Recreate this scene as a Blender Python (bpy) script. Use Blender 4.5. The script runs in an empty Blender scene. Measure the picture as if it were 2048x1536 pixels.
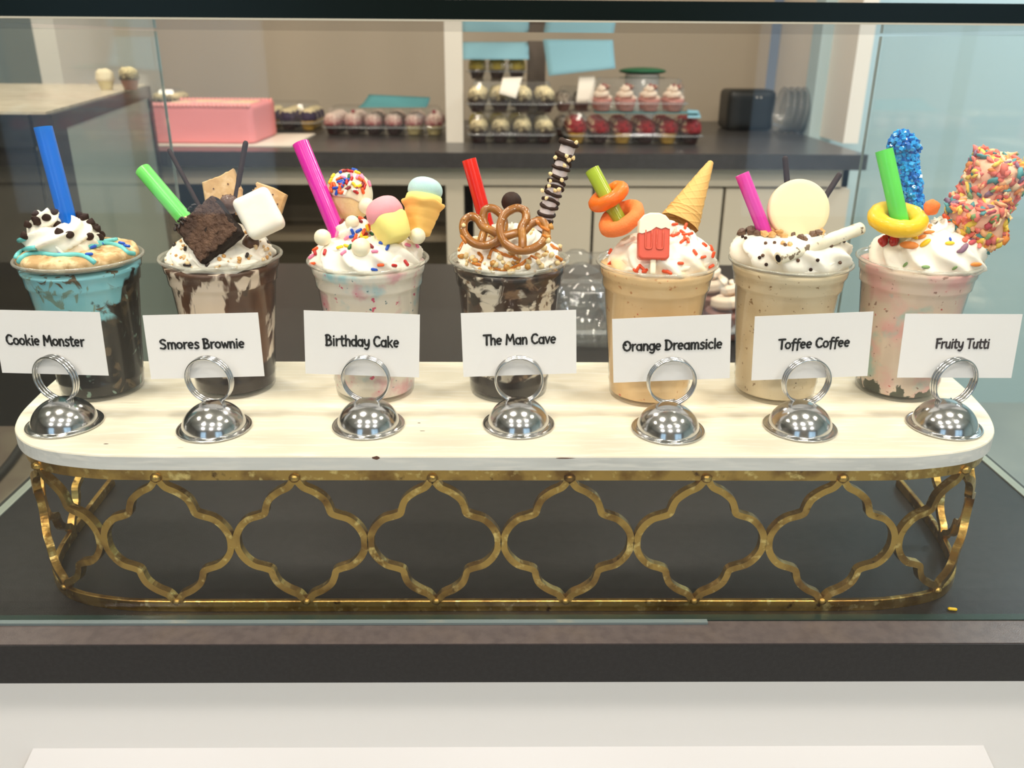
import bpy, bmesh, math, random
import numpy as np
from mathutils import Vector, Matrix, Euler, noise
from mathutils.bvhtree import BVHTree
rnd = random.Random(7)
PI = math.pi
scene = bpy.context.scene
COL = scene.collection
# ---------------- camera ----------------
F_PX, PITCH, YAW, ROLL, CAMZ = 1705.67, math.radians(21.904), math.radians(.7727), math.radians(.4078), .41419
_cp, _sp, _cy, _sy = math.cos(PITCH), math.sin(PITCH), math.cos(YAW), math.sin(YAW)
FWD = Vector((_sy*_cp, _cy*_cp, -_sp)); _r = Vector((_cy, -_sy, 0)); _u = _r.cross(FWD)
CR = math.cos(ROLL)*_r + math.sin(ROLL)*_u; CU = -math.sin(ROLL)*_r + math.cos(ROLL)*_u
EYE = Vector((0, 0, CAMZ))
cd = bpy.data.cameras.new('camera'); cam = bpy.data.objects.new('camera', cd); COL.objects.link(cam)
cam.matrix_world = Matrix(((CR.x, CU.x, -FWD.x, 0), (CR.y, CU.y, -FWD.y, 0), (CR.z, CU.z, -FWD.z, CAMZ), (0, 0, 0, 1)))
cd.sensor_width = 36; cd.lens = F_PX/2048*36; cd.clip_start = .01; cd.clip_end = 60
cd.dof.use_dof = True; cd.dof.focus_distance = .66; cd.dof.aperture_fstop = 9.0
scene.camera = cam
def ray(x, y): return FWD + CR*((x-1024)/F_PX) - CU*((y-768)/F_PX)
def at(x, y, Y): d = ray(x, y); return EYE + d*(Y/d.y)
def atz(x, y, Z): d = ray(x, y); return EYE + d*((Z-CAMZ)/d.z)
# ---------------- world, exposure, lamps ----------------
vs = scene.view_settings; vs.view_transform = 'Standard'; vs.look = 'None'; vs.gamma = 1; vs.use_curve_mapping = False
vs.exposure = 0.11
w = bpy.data.worlds.new('world'); scene.world = w; w.use_nodes = True
w.node_tree.nodes['Background'].inputs[0].default_value = (.55, .6, .66, 1); w.node_tree.nodes['Background'].inputs[1].default_value = .25
scene.cycles.transparent_max_bounces = 20
CEIL, FLOOR = 1.9, -.95
def lamp(name, loc, size, power, color, rot=(0, 0, 0), shape='DISK', sy=None, spread=PI):
    l = bpy.data.lights.new(name, 'AREA'); l.shape = shape; l.size = size; l.energy = power; l.color = color; l.spread = spread
    if sy: l.size_y = sy
    o = bpy.data.objects.new(name, l); COL.objects.link(o); o.location = loc; o.rotation_euler = rot; return o
WARM = (1, .895, .76)
LAMPS = [(-1.05, -.75), (.05, -.85), (1.1, -.7), (-.5, .35), (.55, .3), (-1.6, .3), (1.6, .3), (-.9, 1.5), (.7, 1.5), (-.8, 2.6), (.6, 2.6), (2.3, 2.3), (-1.5, -2.0), (0.1, -2.2), (1.7, -2.0), (-1.9, 2.0)]  # far-left and far-right rear entries are fill lights added for niche and blue wall
PW = [10, 10, 10, 15, 15, 11, 11, 13, 13, 7, 7, 40, 23, 23, 23, 12]
COOL = (1, .93, .86)
for (lx, ly), pw in zip(LAMPS, PW):
    lamp('ceiling_lamp_light', (lx, ly, CEIL-.03), .36, pw, (.8, .9, 1) if lx > 2 and ly > 2 else COOL if ly < 0 else WARM)  # the bluish lamp is an added fill for the blue wall
WIN = [(-2.6, -1.1), (1.2, 3.4)]
for x0, x1 in WIN:
    lamp('window_daylight', ((x0+x1)/2, -3.35, .5), abs(x1-x0), 5, (.74, .87, 1), (-PI/2, 0, 0), 'RECTANGLE', 2.0)
# ---------------- helpers ----------------
class MB:
    def __init__(s): s.v = []; s.f = []
    def add(s, V, F):
        n = len(s.v); s.v += [tuple(map(float, p)) for p in V]; s.f += [tuple(i+n for i in f) for f in F]; return s
    def box(s, a, b):
        x0, y0, z0 = a; x1, y1, z1 = b
        return s.add([(x0,y0,z0),(x1,y0,z0),(x1,y1,z0),(x0,y1,z0),(x0,y0,z1),(x1,y0,z1),(x1,y1,z1),(x0,y1,z1)],
            [(0,3,2,1),(4,5,6,7),(0,1,5,4),(1,2,6,5),(2,3,7,6),(3,0,4,7)])
    def T(s, m): s.v = [tuple(m @ Vector(p)) for p in s.v]; return s
    def join(s, o): return s.add(o.v, o.f)
def me(mb, mat, smooth=True, name='m'):
    m = bpy.data.meshes.new(name); m.from_pydata(mb.v, [], mb.f); m.validate()
    if mat: m.materials.append(mat)
    if smooth: m.polygons.foreach_set('use_smooth', [True]*len(m.polygons))
    m.update(); return m
def tagit(o, label=None, cat=None, group=None, kind=None):
    if label: o['label'] = label
    if cat: o['category'] = cat
    if group: o['group'] = group
    if kind: o['kind'] = kind
    return o
def empty(name, loc, label=None, cat=None, group=None, kind=None, rot=None):
    o = bpy.data.objects.new(name, None); o.empty_display_size = .01; COL.objects.link(o); o.location = loc
    if rot: o.rotation_euler = rot
    return tagit(o, label, cat, group, kind)
def part(name, mb, mat, root, smooth=True, local=False, kind=None, label=None):
    if not local:
        L = root.location; mb.v = [(p[0]-L[0], p[1]-L[1], p[2]-L[2]) for p in mb.v]
    o = bpy.data.objects.new(name, me(mb, mat, smooth, name)); COL.objects.link(o); o.parent = root
    if not local and root.parent: pass
    return tagit(o, label, None, None, kind)
def sub(name, mb, mat, par, smooth=True, kind=None, label=None):   # sub-part, coordinates as in world; parents unrotated
    L = Vector(par.location); q = par.parent
    while q: L += q.location; q = q.parent
    mb.v = [(p[0]-L[0], p[1]-L[1], p[2]-L[2]) for p in mb.v]
    o = bpy.data.objects.new(name, me(mb, mat, smooth, name)); COL.objects.link(o); o.parent = par
    return tagit(o, label, None, None, kind)
def single(name, mb, mat, label, cat, group=None, smooth=True, kind=None):   # one-mesh thing, origin at its base centre
    a = np.array(mb.v); c = a.mean(0); c[2] = a[:, 2].min(); mb.v = [tuple(p) for p in (a-c)]
    o = bpy.data.objects.new(name, me(mb, mat, smooth, name)); COL.objects.link(o); o.location = c
    return tagit(o, label, cat, group, kind)
def inst(name, mesh, M4, label=None, cat=None, group=None, parent=None):
    o = bpy.data.objects.new(name, mesh); COL.objects.link(o)
    if parent: o.parent = parent
    o.matrix_local = M4 if parent else M4
    if not parent: o.matrix_world = M4
    return tagit(o, label, cat, group)
def copytree(src, M4, **kw):
    o = src.copy(); COL.objects.link(o); o.matrix_world = M4
    for k, v in kw.items(): o[k] = v
    for c in src.children:
        d = c.copy(); COL.objects.link(d); d.parent = o
        for g in c.children:
            h = g.copy(); COL.objects.link(h); h.parent = d
    return o
def frames(P, up=None, closed=False):
    P = np.array(P, float); n = len(P)
    T = np.roll(P, -1, 0)-np.roll(P, 1, 0)
    if not closed: T[0] = P[1]-P[0]; T[-1] = P[-1]-P[-2]
    T /= np.linalg.norm(T, axis=1)[:, None]+1e-12
    A = np.zeros_like(P); a = np.array(up if up is not None else ((0, 0, 1) if abs(T[0][2]) < .9 else (1, 0, 0)), float)
    for i in range(n):
        a = a-T[i]*a.dot(T[i]); a /= np.linalg.norm(a)+1e-12; A[i] = a
        if up is not None: a = np.array(up, float)
    B = np.cross(T, A); return P, T, A, B
def tube(P, r, n=10, closed=False, up=None, cap=True):
    P, T, A, B = frames(P, up, closed); N = len(P)
    r = np.array(r, float)
    if r.ndim == 0: r = np.full((N, n), float(r))
    elif r.ndim == 1: r = np.repeat(r[:, None], n, 1)
    th = np.linspace(0, 2*PI, n, endpoint=False)
    V = (P[:, None]+A[:, None]*(r*np.cos(th))[..., None]+B[:, None]*(r*np.sin(th))[..., None]).reshape(-1, 3)
    F = []
    for i in range(N if closed else N-1):
        j = (i+1) % N
        for k in range(n): l = (k+1) % n; F.append((i*n+k, i*n+l, j*n+l, j*n+k))
    if cap and not closed: F += [tuple(range(n))[::-1], tuple((N-1)*n+k for k in range(n))]
    return MB().add(V, F)
def sweep(P, prof, closed=False, up=(0, 0, 1)):   # profile points (a along up-ish, b sideways)
    P, T, A, B = frames(P, up, closed); N = len(P); n = len(prof); pr = np.array(prof)
    V = (P[:, None]+A[:, None]*pr[None, :, 0, None]+B[:, None]*pr[None, :, 1, None]).reshape(-1, 3); F = []
    for i in range(N if closed else N-1):
        j = (i+1) % N
        for k in range(n): l = (k+1) % n; F.append((i*n+k, i*n+l, j*n+l, j*n+k))
    if not closed: F += [tuple(range(n))[::-1], tuple((N-1)*n+k for k in range(n))]
    return MB().add(V, F)
def smoothpath(pts, k=8, closed=False):
    P = [np.array(p, float) for p in pts]; n = len(P); out = []
    rng = range(n) if closed else range(n-1)
    for i in rng:
        p0 = P[(i-1) % n] if closed or i > 0 else 2*P[0]-P[1]; p1 = P[i]; p2 = P[(i+1) % n]
        p3 = P[(i+2) % n] if closed or i+2 < n else 2*P[-1]-P[-2]
        for t in np.linspace(0, 1, k, endpoint=False):
            out.append(.5*((2*p1)+(-p0+p2)*t+(2*p0-5*p1+4*p2-p3)*t*t+(-p0+3*p1-3*p2+p3)*t**3))
    if not closed: out.append(P[-1])
    return out
def lathe(prof, n=48, mod=None, M4=None):   # profile (r,z); mod(theta,i,r,z)->r,z
    V = []; F = []; N = len(prof)
    for i, (r, z) in enumerate(prof):
        for k in range(n):
            t = 2*PI*k/n; rr, zz = (mod(t, i, r, z) if mod else (r, z)); V.append((rr*math.cos(t), rr*math.sin(t), zz))
    for i in range(N-1):
        for k in range(n): l = (k+1) % n; F.append((i*n+k, i*n+l, (i+1)*n+l, (i+1)*n+k))
    m = MB().add(V, F)
    if prof[0][0] < 1e-4: pass
    if M4 is not None: m.T(M4)
    return m
def axis(p0, p1, spin=0):   # matrix whose z runs p0->p1, origin p0
    z = (Vector(p1)-Vector(p0)).normalized(); h = Vector((0, 1, 0)) if abs(z.y) < .9 else Vector((1, 0, 0))
    x = h.cross(z).normalized(); y = z.cross(x)
    return Matrix.Translation(p0) @ Matrix(((x.x, y.x, z.x, 0), (x.y, y.y, z.y, 0), (x.z, y.z, z.z, 0), (0, 0, 0, 1))) @ Matrix.Rotation(spin, 4, 'Z')
def facing(c, nrm, spin=0):  # local z = nrm, local y ~ world up turned by spin
    z = Vector(nrm).normalized(); x = Vector((0, 0, 1)).cross(z); x = x.normalized() if x.length > 1e-3 else Vector((1, 0, 0)); y = z.cross(x)
    return Matrix.Translation(c) @ Matrix(((x.x, y.x, z.x, 0), (x.y, y.y, z.y, 0), (x.z, y.z, z.z, 0), (0, 0, 0, 1))) @ Matrix.Rotation(spin, 4, 'Z')
def rbox(S, b, n=6, disp=None):   # rounded box, half sizes S, bevel b
    S = np.array(S, float); idx = {}; V = []; F = []
    g = np.linspace(-1, 1, n+1); k = 1-b/S.min()*.9; g = np.sign(g)*np.abs(g)**.8
    def vert(p):
        key = tuple(np.round(p, 5))
        if key not in idx:
            P = p*S; q = np.clip(P, -(S-b), S-b); d = P-q; L = np.linalg.norm(d)
            P2 = q+b*d/(L+1e-12) if L > 0 else P
            if disp: P2 = P2*1.0+disp(P2)*(P2/(np.linalg.norm(P2)+1e-9))
            idx[key] = len(V); V.append(P2)
        return idx[key]
    for ax in range(3):
        for sg in (-1, 1):
            for i in range(n):
                for j in range(n):
                    q = []
                    for a, c in ((i, j), (i+1, j), (i+1, j+1), (i, j+1)):
                        p = np.zeros(3); p[ax] = sg; p[(ax+1) % 3] = g[a]; p[(ax+2) % 3] = g[c]; q.append(vert(p))
                    F.append(tuple(q if sg > 0 else q[::-1]))
    return MB().add(V, F)
def ball(r, n=16, sq=(1, 1, 1), disp=None):
    V = []; F = []; m = n//2
    for i in range(m+1):
        a = PI*i/m
        for k in range(n):
            t = 2*PI*k/n; d = Vector((math.sin(a)*math.cos(t), math.sin(a)*math.sin(t), math.cos(a)))
            q = r*(1+(disp(d) if disp else 0)); V.append((d.x*q*sq[0], d.y*q*sq[1], d.z*q*sq[2]))
    for i in range(m):
        for k in range(n): l = (k+1) % n; F.append((i*n+k, (i+1)*n+k, (i+1)*n+l, i*n+l))
    return MB().add(V, F)
def chunk(r, seed=0, flat=1.0):
    q = random.Random(seed); bm = bmesh.new(); bmesh.ops.create_icosphere(bm, subdivisions=1, radius=r)
    for v in bm.verts: v.co *= q.uniform(.72, 1.2); v.co.z *= flat
    m = MB(); m.v = [tuple(v.co) for v in bm.verts]; m.f = [tuple(v.index for v in f.verts) for f in bm.faces]; bm.free(); return m
def prism(poly, thick, dirv):   # polygon of world points extruded along dirv
    n = len(poly); d = Vector(dirv).normalized()*thick; A = [Vector(p) for p in poly]
    return MB().add([p for p in A]+[p+d for p in A], [tuple(range(n)), tuple(range(2*n-1, n-1, -1))]+[(i, i+n, (i+1) % n+n, (i+1) % n) for i in range(n)])
def nz(p, s=1.0): return noise.noise(Vector(p)*s)
# ---------------- materials ----------------
def lin(c):
    return tuple(((v/255)/12.92 if v/255 <= .04045 else ((v/255+.055)/1.055)**2.4) for v in c)+(1,)
def M(name, rgb, rough=.5, metal=0., spec=.5, bump=None, var=None, sss=0, coat=0, alpha=None, trans=0, stretch=(1, 1, 1), em=0, ior=1.45, bdist=.001):
    m = bpy.data.materials.new(name); m.use_nodes = True; nt = m.node_tree; N = nt.nodes; L = nt.links; b = N['Principled BSDF']
    b.inputs['Base Color'].default_value = lin(rgb); b.inputs['Roughness'].default_value = rough; b.inputs['Metallic'].default_value = metal
    b.inputs['Specular IOR Level'].default_value = spec; b.inputs['IOR'].default_value = ior
    if coat: b.inputs['Coat Weight'].default_value = coat; b.inputs['Coat Roughness'].default_value = .08
    if trans: b.inputs['Transmission Weight'].default_value = trans
    if sss:
        b.inputs['Subsurface Weight'].default_value = sss; b.inputs['Subsurface Radius'].default_value = (1, .7, .5); b.inputs['Subsurface Scale'].default_value = .004
    if em: b.inputs['Emission Color'].default_value = lin(rgb); b.inputs['Emission Strength'].default_value = em
    if bump or var:
        tc = N.new('ShaderNodeTexCoord'); mp = N.new('ShaderNodeMapping'); mp.inputs['Scale'].default_value = stretch; L.new(tc.outputs['Object'], mp.inputs[0])
    if bump:
        t = N.new('ShaderNodeTexNoise'); t.inputs['Scale'].default_value = bump[0]; t.inputs['Detail'].default_value = 4; L.new(mp.outputs[0], t.inputs[0])
        u = N.new('ShaderNodeBump'); u.inputs['Strength'].default_value = bump[1]; u.inputs['Distance'].default_value = bdist; L.new(t.outputs[0], u.inputs['Height']); L.new(u.outputs[0], b.inputs['Normal'])
    if var:   # list of (rgb, scale, lo, hi)
        prev = None
        for i, vv in enumerate(var):
            c2, sc, lo, hi = vv[:4]
            t = N.new('ShaderNodeTexNoise'); t.inputs['Scale'].default_value = sc; t.inputs['Detail'].default_value = 4; t.inputs['Distortion'].default_value = vv[4] if len(vv) > 4 else 0
            a = N.new('ShaderNodeVectorMath'); a.operation = 'ADD'; a.inputs[1].default_value = (i*3.7, i*1.3, i*2.1); L.new(mp.outputs[0], a.inputs[0]); L.new(a.outputs[0], t.inputs[0])
            fac = t.outputs[0]
            if len(vv) > 5:   # z dependence (k, z0)
                s = N.new('ShaderNodeSeparateXYZ'); L.new(tc.outputs['Object'], s.inputs[0]); q = N.new('ShaderNodeMath'); q.operation = 'MULTIPLY_ADD'
                src = s.outputs[2]; q.inputs[1].default_value = vv[5]; q.inputs[2].default_value = -vv[5]*vv[6]; L.new(src, q.inputs[0])
                e = N.new('ShaderNodeMath'); e.operation = 'ADD'; L.new(fac, e.inputs[0]); L.new(q.outputs[0], e.inputs[1]); fac = e.outputs[0]
                if len(vv) > 7:
                    q2 = N.new('ShaderNodeMath'); q2.operation = 'MULTIPLY_ADD'; q2.inputs[1].default_value = vv[7]; L.new(s.outputs[0], q2.inputs[0]); L.new(fac, q2.inputs[2]); fac = q2.outputs[0]
            r = N.new('ShaderNodeMapRange'); r.inputs['From Min'].default_value = lo; r.inputs['From Max'].default_value = hi; L.new(fac, r.inputs['Value'])
            mx = N.new('ShaderNodeMix'); mx.data_type = 'RGBA'; L.new(r.outputs[0], mx.inputs['Factor'])
            if prev is None: mx.inputs['A'].default_value = lin(rgb)
            else: L.new(prev, mx.inputs['A'])
            mx.inputs['B'].default_value = lin(c2); prev = mx.outputs['Result']
        L.new(prev, b.inputs['Base Color'])
    return m
def clear(name, tint=(.98, .99, .985), rough=.02, ior=1.45, haze=0., hazecol=(.8, .8, .8)):
    m = bpy.data.materials.new(name); m.use_nodes = True; nt = m.node_tree; N = nt.nodes; L = nt.links; N.clear()
    o = N.new('ShaderNodeOutputMaterial'); t = N.new('ShaderNodeBsdfTransparent'); t.inputs[0].default_value = (*tint, 1)
    g = N.new('ShaderNodeBsdfGlossy'); g.inputs['Roughness'].default_value = rough
    f = N.new('ShaderNodeFresnel'); f.inputs[0].default_value = ior
    base = t.outputs[0]
    if haze:
        d = N.new('ShaderNodeBsdfDiffuse'); d.inputs[0].default_value = (*hazecol, 1); x = N.new('ShaderNodeMixShader'); x.inputs[0].default_value = haze; L.new(base, x.inputs[1]); L.new(d.outputs[0], x.inputs[2]); base = x.outputs[0]
    # the same Fresnel reflection from either face of the thin sheet
    geo = N.new('ShaderNodeNewGeometry'); vt = N.new('ShaderNodeVectorMath'); vt.operation = 'DOT_PRODUCT'; L.new(geo.outputs['Incoming'], vt.inputs[0]); L.new(geo.outputs['Normal'], vt.inputs[1])
    ab = N.new('ShaderNodeMath'); ab.operation = 'ABSOLUTE'; L.new(vt.outputs['Value'], ab.inputs[0])
    om = N.new('ShaderNodeMath'); om.operation = 'SUBTRACT'; om.inputs[0].default_value = 1; om.use_clamp = True; L.new(ab.outputs[0], om.inputs[1])
    pw = N.new('ShaderNodeMath'); pw.operation = 'POWER'; pw.inputs[1].default_value = 5; L.new(om.outputs[0], pw.inputs[0])
    f0 = ((ior-1)/(ior+1))**2
    ma = N.new('ShaderNodeMath'); ma.operation = 'MULTIPLY_ADD'; ma.inputs[1].default_value = 1-f0; ma.inputs[2].default_value = f0; L.new(pw.outputs[0], ma.inputs[0])
    N.remove(f)
    x = N.new('ShaderNodeMixShader'); L.new(ma.outputs[0], x.inputs[0]); L.new(base, x.inputs[1]); L.new(g.outputs[0], x.inputs[2]); L.new(x.outputs[0], o.inputs[0])
    return m
# ---------------- the setting ----------------
mt_floor = M('floor_tile', (168, 170, 162), .45, bump=(30, .1), var=[((150, 154, 150), 3, .35, .7)])
mt_wall = M('warm_wall', (196, 184, 166), .8, bump=(60, .05))
mt_niche = M('taupe_wall', (182, 168, 148), .7, bump=(40, .05))
mt_blue = M('blue_wall', (188, 206, 204), .75, bump=(50, .05), var=[((178, 202, 208), .8, .35, .7)])
mt_white = M('white_lacquer', (238, 229, 214), .35, bump=(90, .04))
mt_ceil = M('ceiling_paint', (225, 220, 210), .9)
def struct(name, mb, mat): return single(name, mb, mat, None, None, smooth=False, kind='structure')
struct('floor', MB().box((-4.2, -3.6, FLOOR-.1), (4.2, 5.0, FLOOR)), mt_floor)
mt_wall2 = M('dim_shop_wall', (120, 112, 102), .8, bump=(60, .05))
struct('ceiling', MB().box((-4.2, -3.6, CEIL), (4.2, 5.0, CEIL+.1)), mt_ceil)
struct('wall_left', MB().box((-4.3, -3.6, FLOOR), (-4.2, 5.0, CEIL)), mt_wall2)
struct('wall_right', MB().box((4.2, -3.6, FLOOR), (4.3, 5.0, CEIL)), mt_blue)
wb = MB()   # wall behind the camera with its two shop windows as openings
xs = [-4.2, WIN[0][0], WIN[0][1], WIN[1][0], WIN[1][1], 4.2]
for i in (0, 2, 4): wb.box((xs[i], -3.6, FLOOR), (xs[i+1], -3.4, CEIL))
for i in (1, 3): wb.box((xs[i], -3.6, FLOOR), (xs[i+1], -3.4, -.5)); wb.box((xs[i], -3.6, 1.5), (xs[i+1], -3.4, CEIL))
struct('wall_behind', wb, mt_wall2)
mt_sky = M('daylight_pane', (190, 222, 250), .4, em=.45)
for i, (x0, x1) in enumerate(WIN):
    wr = empty('window_%d' % (i+1), ((x0+x1)/2, -3.45, -.5), kind='structure')
    fr = MB(); xm = (x0+x1)/2
    for a, b in (((x0, -3.44, -.5), (x0+.06, -3.4, 1.5)), ((x1-.06, -3.44, -.5), (x1, -3.4, 1.5)), ((xm-.03, -3.44, -.5), (xm+.03, -3.4, 1.5)), ((x0, -3.44, 1.44), (x1, -3.4, 1.5)), ((x0, -3.44, -.5), (x1, -3.4, -.44))): fr.box(a, b)
    part('window_frame', fr, M('dark_window_frame', (60, 60, 62), .5), wr, False)
    part('pane', MB().box((x0, -3.5, -.5), (x1, -3.49, 1.5)), mt_sky, wr, False)
# far walls: taupe niche wall behind the back bar, blue wall to its right, grey-green wall to its left
BZ, BYF, BYB = .10, 2.655, 3.81
BXL, BXR = at(40, 300, BYF+.1).x, 1.085
struct('wall_back', MB().box((BXL, BYB, FLOOR), (BXR+.03, BYB+.1, CEIL)), mt_niche)
struct('wall_back_right', MB().box((BXR+.03, 3.2, FLOOR), (4.2, 3.3, CEIL)), mt_blue)
struct('wall_back_left', MB().box((-4.2, 3.75, FLOOR), (BXL, 3.85, CEIL)), M('grey_green_wall', (150, 158, 146), .8))
for (lx, ly) in LAMPS:   # recessed ceiling light fittings, drawn at the added fill lights too
    r = lathe([(.185, 0), (.215, 0), (.218, -.006), (.212, -.012), (.19, -.014), (.187, -.004)], 32); r.T(Matrix.Translation((lx, ly, CEIL)))
    single('ceiling_light', r, mt_white, 'round white recessed ceiling light, %s, %s' % ('at the shop windows' if ly < -1.5 else 'in front of the glass case' if ly < 0 else 'over the milkshakes' if ly < 1 else 'over the service aisle' if ly < 1.8 else 'over the back bar', 'far left' if lx < -1.3 else 'left' if lx < -.3 else 'middle' if lx < .3 else 'right' if lx < 1.3 else 'far right'), 'light', 'recessed ceiling lights')
# ---------------- back bar ----------------
mt_dark = M('charcoal_laminate', (62, 60, 60), .28, spec=.5, bump=(700, .12), var=[((70, 68, 68), 60, .4, .7)])
X0B, X1B = BXL, BXR
bw = MB().box((X0B-.02, BYF, BZ-.046), (X1B+.03, BYB, BZ))
single('back_worktop', bw, mt_dark, 'long charcoal laminate worktop of the back bar holding the cupcakes', 'worktop', smooth=False)
cb = empty('back_bar_cabinet', (0, BYF+.05, FLOOR), 'cream back bar cabinet with open bays and drawers under the dark worktop', 'cabinet')
def panel(name, px0, py0, px1, py1, Y, dep, mat, root):
    a = at(px0, py1, Y); b = at(px1, py0, Y); return part(name, MB().box((a.x, Y, a.z), (b.x, Y+dep, b.z)), mat, root, False)
zt = BZ-.046
YC = BYF+.05
mt_cab = M('cream_cabinet', (214, 202, 180), .4, bump=(80, .04))
zr = at(1000, 371, YC).z
part('top_rail', MB().box((X0B, YC, zr), (X1B, YC+.02, zt)), mt_cab, cb, False)
def xat(px): return at(px, 440, YC).x
part('carcass_side', MB().box((X0B, YC+.02, FLOOR), (X0B+.02, BYB, zt)), mt_cab, cb, False)
part('carcass_side', MB().box((X1B-.02, YC, FLOOR), (X1B, BYB, zt)), mt_cab, cb, False)
part('stile', MB().box((xat(893), YC, FLOOR), (xat(928), YC+.4, zr)), mt_cab, cb, False)
mt_in = M('taupe_interior', (132, 118, 96), .6)
part('back_panel', MB().box((X0B+.02, YC+.30, FLOOR), (xat(893), YC+.32, zr)), mt_in, cb, False)
part('shelf', MB().box((X0B+.02, YC+.06, at(600, 470, YC+.06).z-.02), (xat(893), YC+.3, at(600, 470, YC+.06).z)), mt_in, cb, False)
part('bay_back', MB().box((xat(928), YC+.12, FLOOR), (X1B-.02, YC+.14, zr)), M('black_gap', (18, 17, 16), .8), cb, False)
for a, b in ((948, 1182), (1188, 1440), (1446, 1690)):
    fr_ = part('drawer_front', MB().box((xat(a), YC-.004, zr-.32), (xat(b), YC+.016, zr-.006)), mt_cab, cb, False)
part('door', MB().box((xat(948), YC-.004, FLOOR+.1), (xat(1440), YC+.016, zr-.33)), mt_cab, cb, False)
YP = atz(905, 285, BZ).y
def trim(n_, x0, x1, y0, y1): struct('trim_%d' % n_, MB().box((x0, y0, BZ), (x1, y1, CEIL)), mt_white)
trim(1, at(893, 285, YP).x, at(927, 285, YP).x, YP, YP+.05)
YE = atz(1690, 287, BZ).y
trim(2, at(1686, 287, YE).x, at(1716, 287, YE).x, YE, BYB)
trim(3, X0B, X0B+.07, YE, BYB)
# ---------------- service counter and glass case ----------------
CY0, CYB = .5134, 1.672
XL, XR = -.4679, .5168
GY0 = .5404
cn = empty('display_counter', (0, CY0, FLOOR), 'charcoal laminate topped display counter with a white panelled front', 'counter')
mt_ctop = M('counter_laminate', (46, 44, 43), .34, spec=.35, bump=(900, .15), var=[((40, 38, 37), 120, .4, .65)])
mt_cedge = M('counter_edge', (34, 31, 32), .4, bump=(900, .15), var=[((40, 37, 38), 300, .4, .65)])
part('countertop', MB().box((XL-.012, GY0+.0002, -.035), (XR+.012, CYB, 0)), mt_ctop, cn, False)
part('front_strip', MB().box((-.95, CY0, -.035), (1.0, CY0+.0010, -.0006)), mt_cedge, cn, False)
part('front_ledge', MB().box((-.95, CY0+.001, -.0352), (1.0, GY0+.0002, 0)), M('ledge_laminate_lit', (88, 80, 78), .3, bump=(900, .15), var=[((78, 71, 70), 120, .4, .65)]), cn, False)  # counter laminate lightened and warmed in colour for the window's sheen on the ledge
for a_, b_ in ((-.95, XL-.012), (XR+.012, 1.0)): part('countertop_wing', MB().box((a_, GY0+.0002, -.0352), (b_, .62, 0)), mt_ctop, cn, False)
YF = CY0+.045
mt_pan = M('white_front_panel', (246, 242, 238), .35, bump=(30, .02))
part('front_panel', MB().box((-.95, YF, FLOOR), (1.0, YF+.03, -.0352)), mt_pan, cn, False)
a = at(66, 1497, YF); b = at(1966, 1494, YF)
mo = MB(); z1 = a.z; x0, x1 = a.x, b.x; d1, d2 = .004, .016
mo.add([(x0, YF, z1), (x1, YF, z1), (x1+.006, YF-.012, z1-.014), (x0-.006, YF-.012, z1-.014), (x0-.006, YF-.012, z1-.03), (x1+.006, YF-.012, z1-.03), (x0, YF, -.8), (x1, YF, -.8), (x0-.006, YF-.012, -.8), (x1+.006, YF-.012, -.8)],
    [(0, 1, 2, 3), (3, 2, 5, 4), (0, 3, 4, 8, 6), (1, 7, 9, 5, 2), (4, 5, 9, 8), (6, 8, 9, 7)])
part('raised_panel', mo, mt_pan, cn, False)
part('moulding', MB().box((x0-.008, YF-.0145, z1-.019), (x1+.008, YF-.010, z1-.0155)), mt_pan, cn, False)
part('base_body', MB().box((XL, YF+.03, FLOOR), (XR, CYB-.02, -.0352)), mt_dark, cn, False)
gc = empty('glass_display_case', (0, .56, 0), 'frameless glass display case standing on the dark counter around the milkshake tray', 'display case')
gl_front = clear('front_glass', (.985, .99, .985), .015, 1.36)
gl_side = clear('side_glass', (.95, .975, .965), .03, 1.42)
mt_ge = M('dark_green_glass_edge', (4, 16, 13), .3, spec=.25)
mt_ge2 = M('green_glass_edge', (168, 174, 162), .3, spec=.5)
GY0, GY1, GB, GT = .5404, .5484, 1.2575, .4254
part('front_pane', MB().box((-.95, GY0, .0008), (1.0, GY1, GT)), gl_front, gc, False)
part('front_pane_edge', MB().box((-.95, GY0+.0005, .0002), (1.0, GY1-.0005, .0008)), M('deep_green_glass_edge', (46, 62, 56), .3, spec=.4), gc, False)
for X in (XL-.006, XR):
    part('side_pane', MB().box((X, GY1+.001, .0008), (X+.006, GB, GT-.002)), gl_side, gc, False)
    part('side_pane_edge', MB().box((X+.0012, GB, .0008), (X+.0048, GB+.0012, GT-.002)), mt_ge2, gc, False)
    part('side_pane_foot', MB().box((X-.001, GY1+.001, .0002), (X+.0075, GB, .0012)), mt_ge2, gc, False)
gl_top = clear('top_glass', (.97, .98, .975), .02)
tp = part('top_pane', MB().box((-.95, GY0+.0015, GT), (1.0, GB, GT+.010)), gl_top, gc, False)
part('top_pane_edge', MB().box((-.95, GY0-.002, GT+.0002), (1.0, GY0+.0013, GT+.0108)), mt_ge, gc, False)
part('top_pane_seal', MB().box((-.95, GY0-.002, GT-.0008), (1.0, GY0+.0015, GT+.0002)), M('seal_line', (190, 184, 166), .4), gc, False)
a = at(1413, 1242, GY0); b = at(0, 1250, GY0)
part('foot_strip', MB().box((b.x-.05, GY0-.0045, .0002), (a.x, GY0-.0002, .0022)), M('clear_strip', (104, 116, 116), .15), gc, False)
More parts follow.
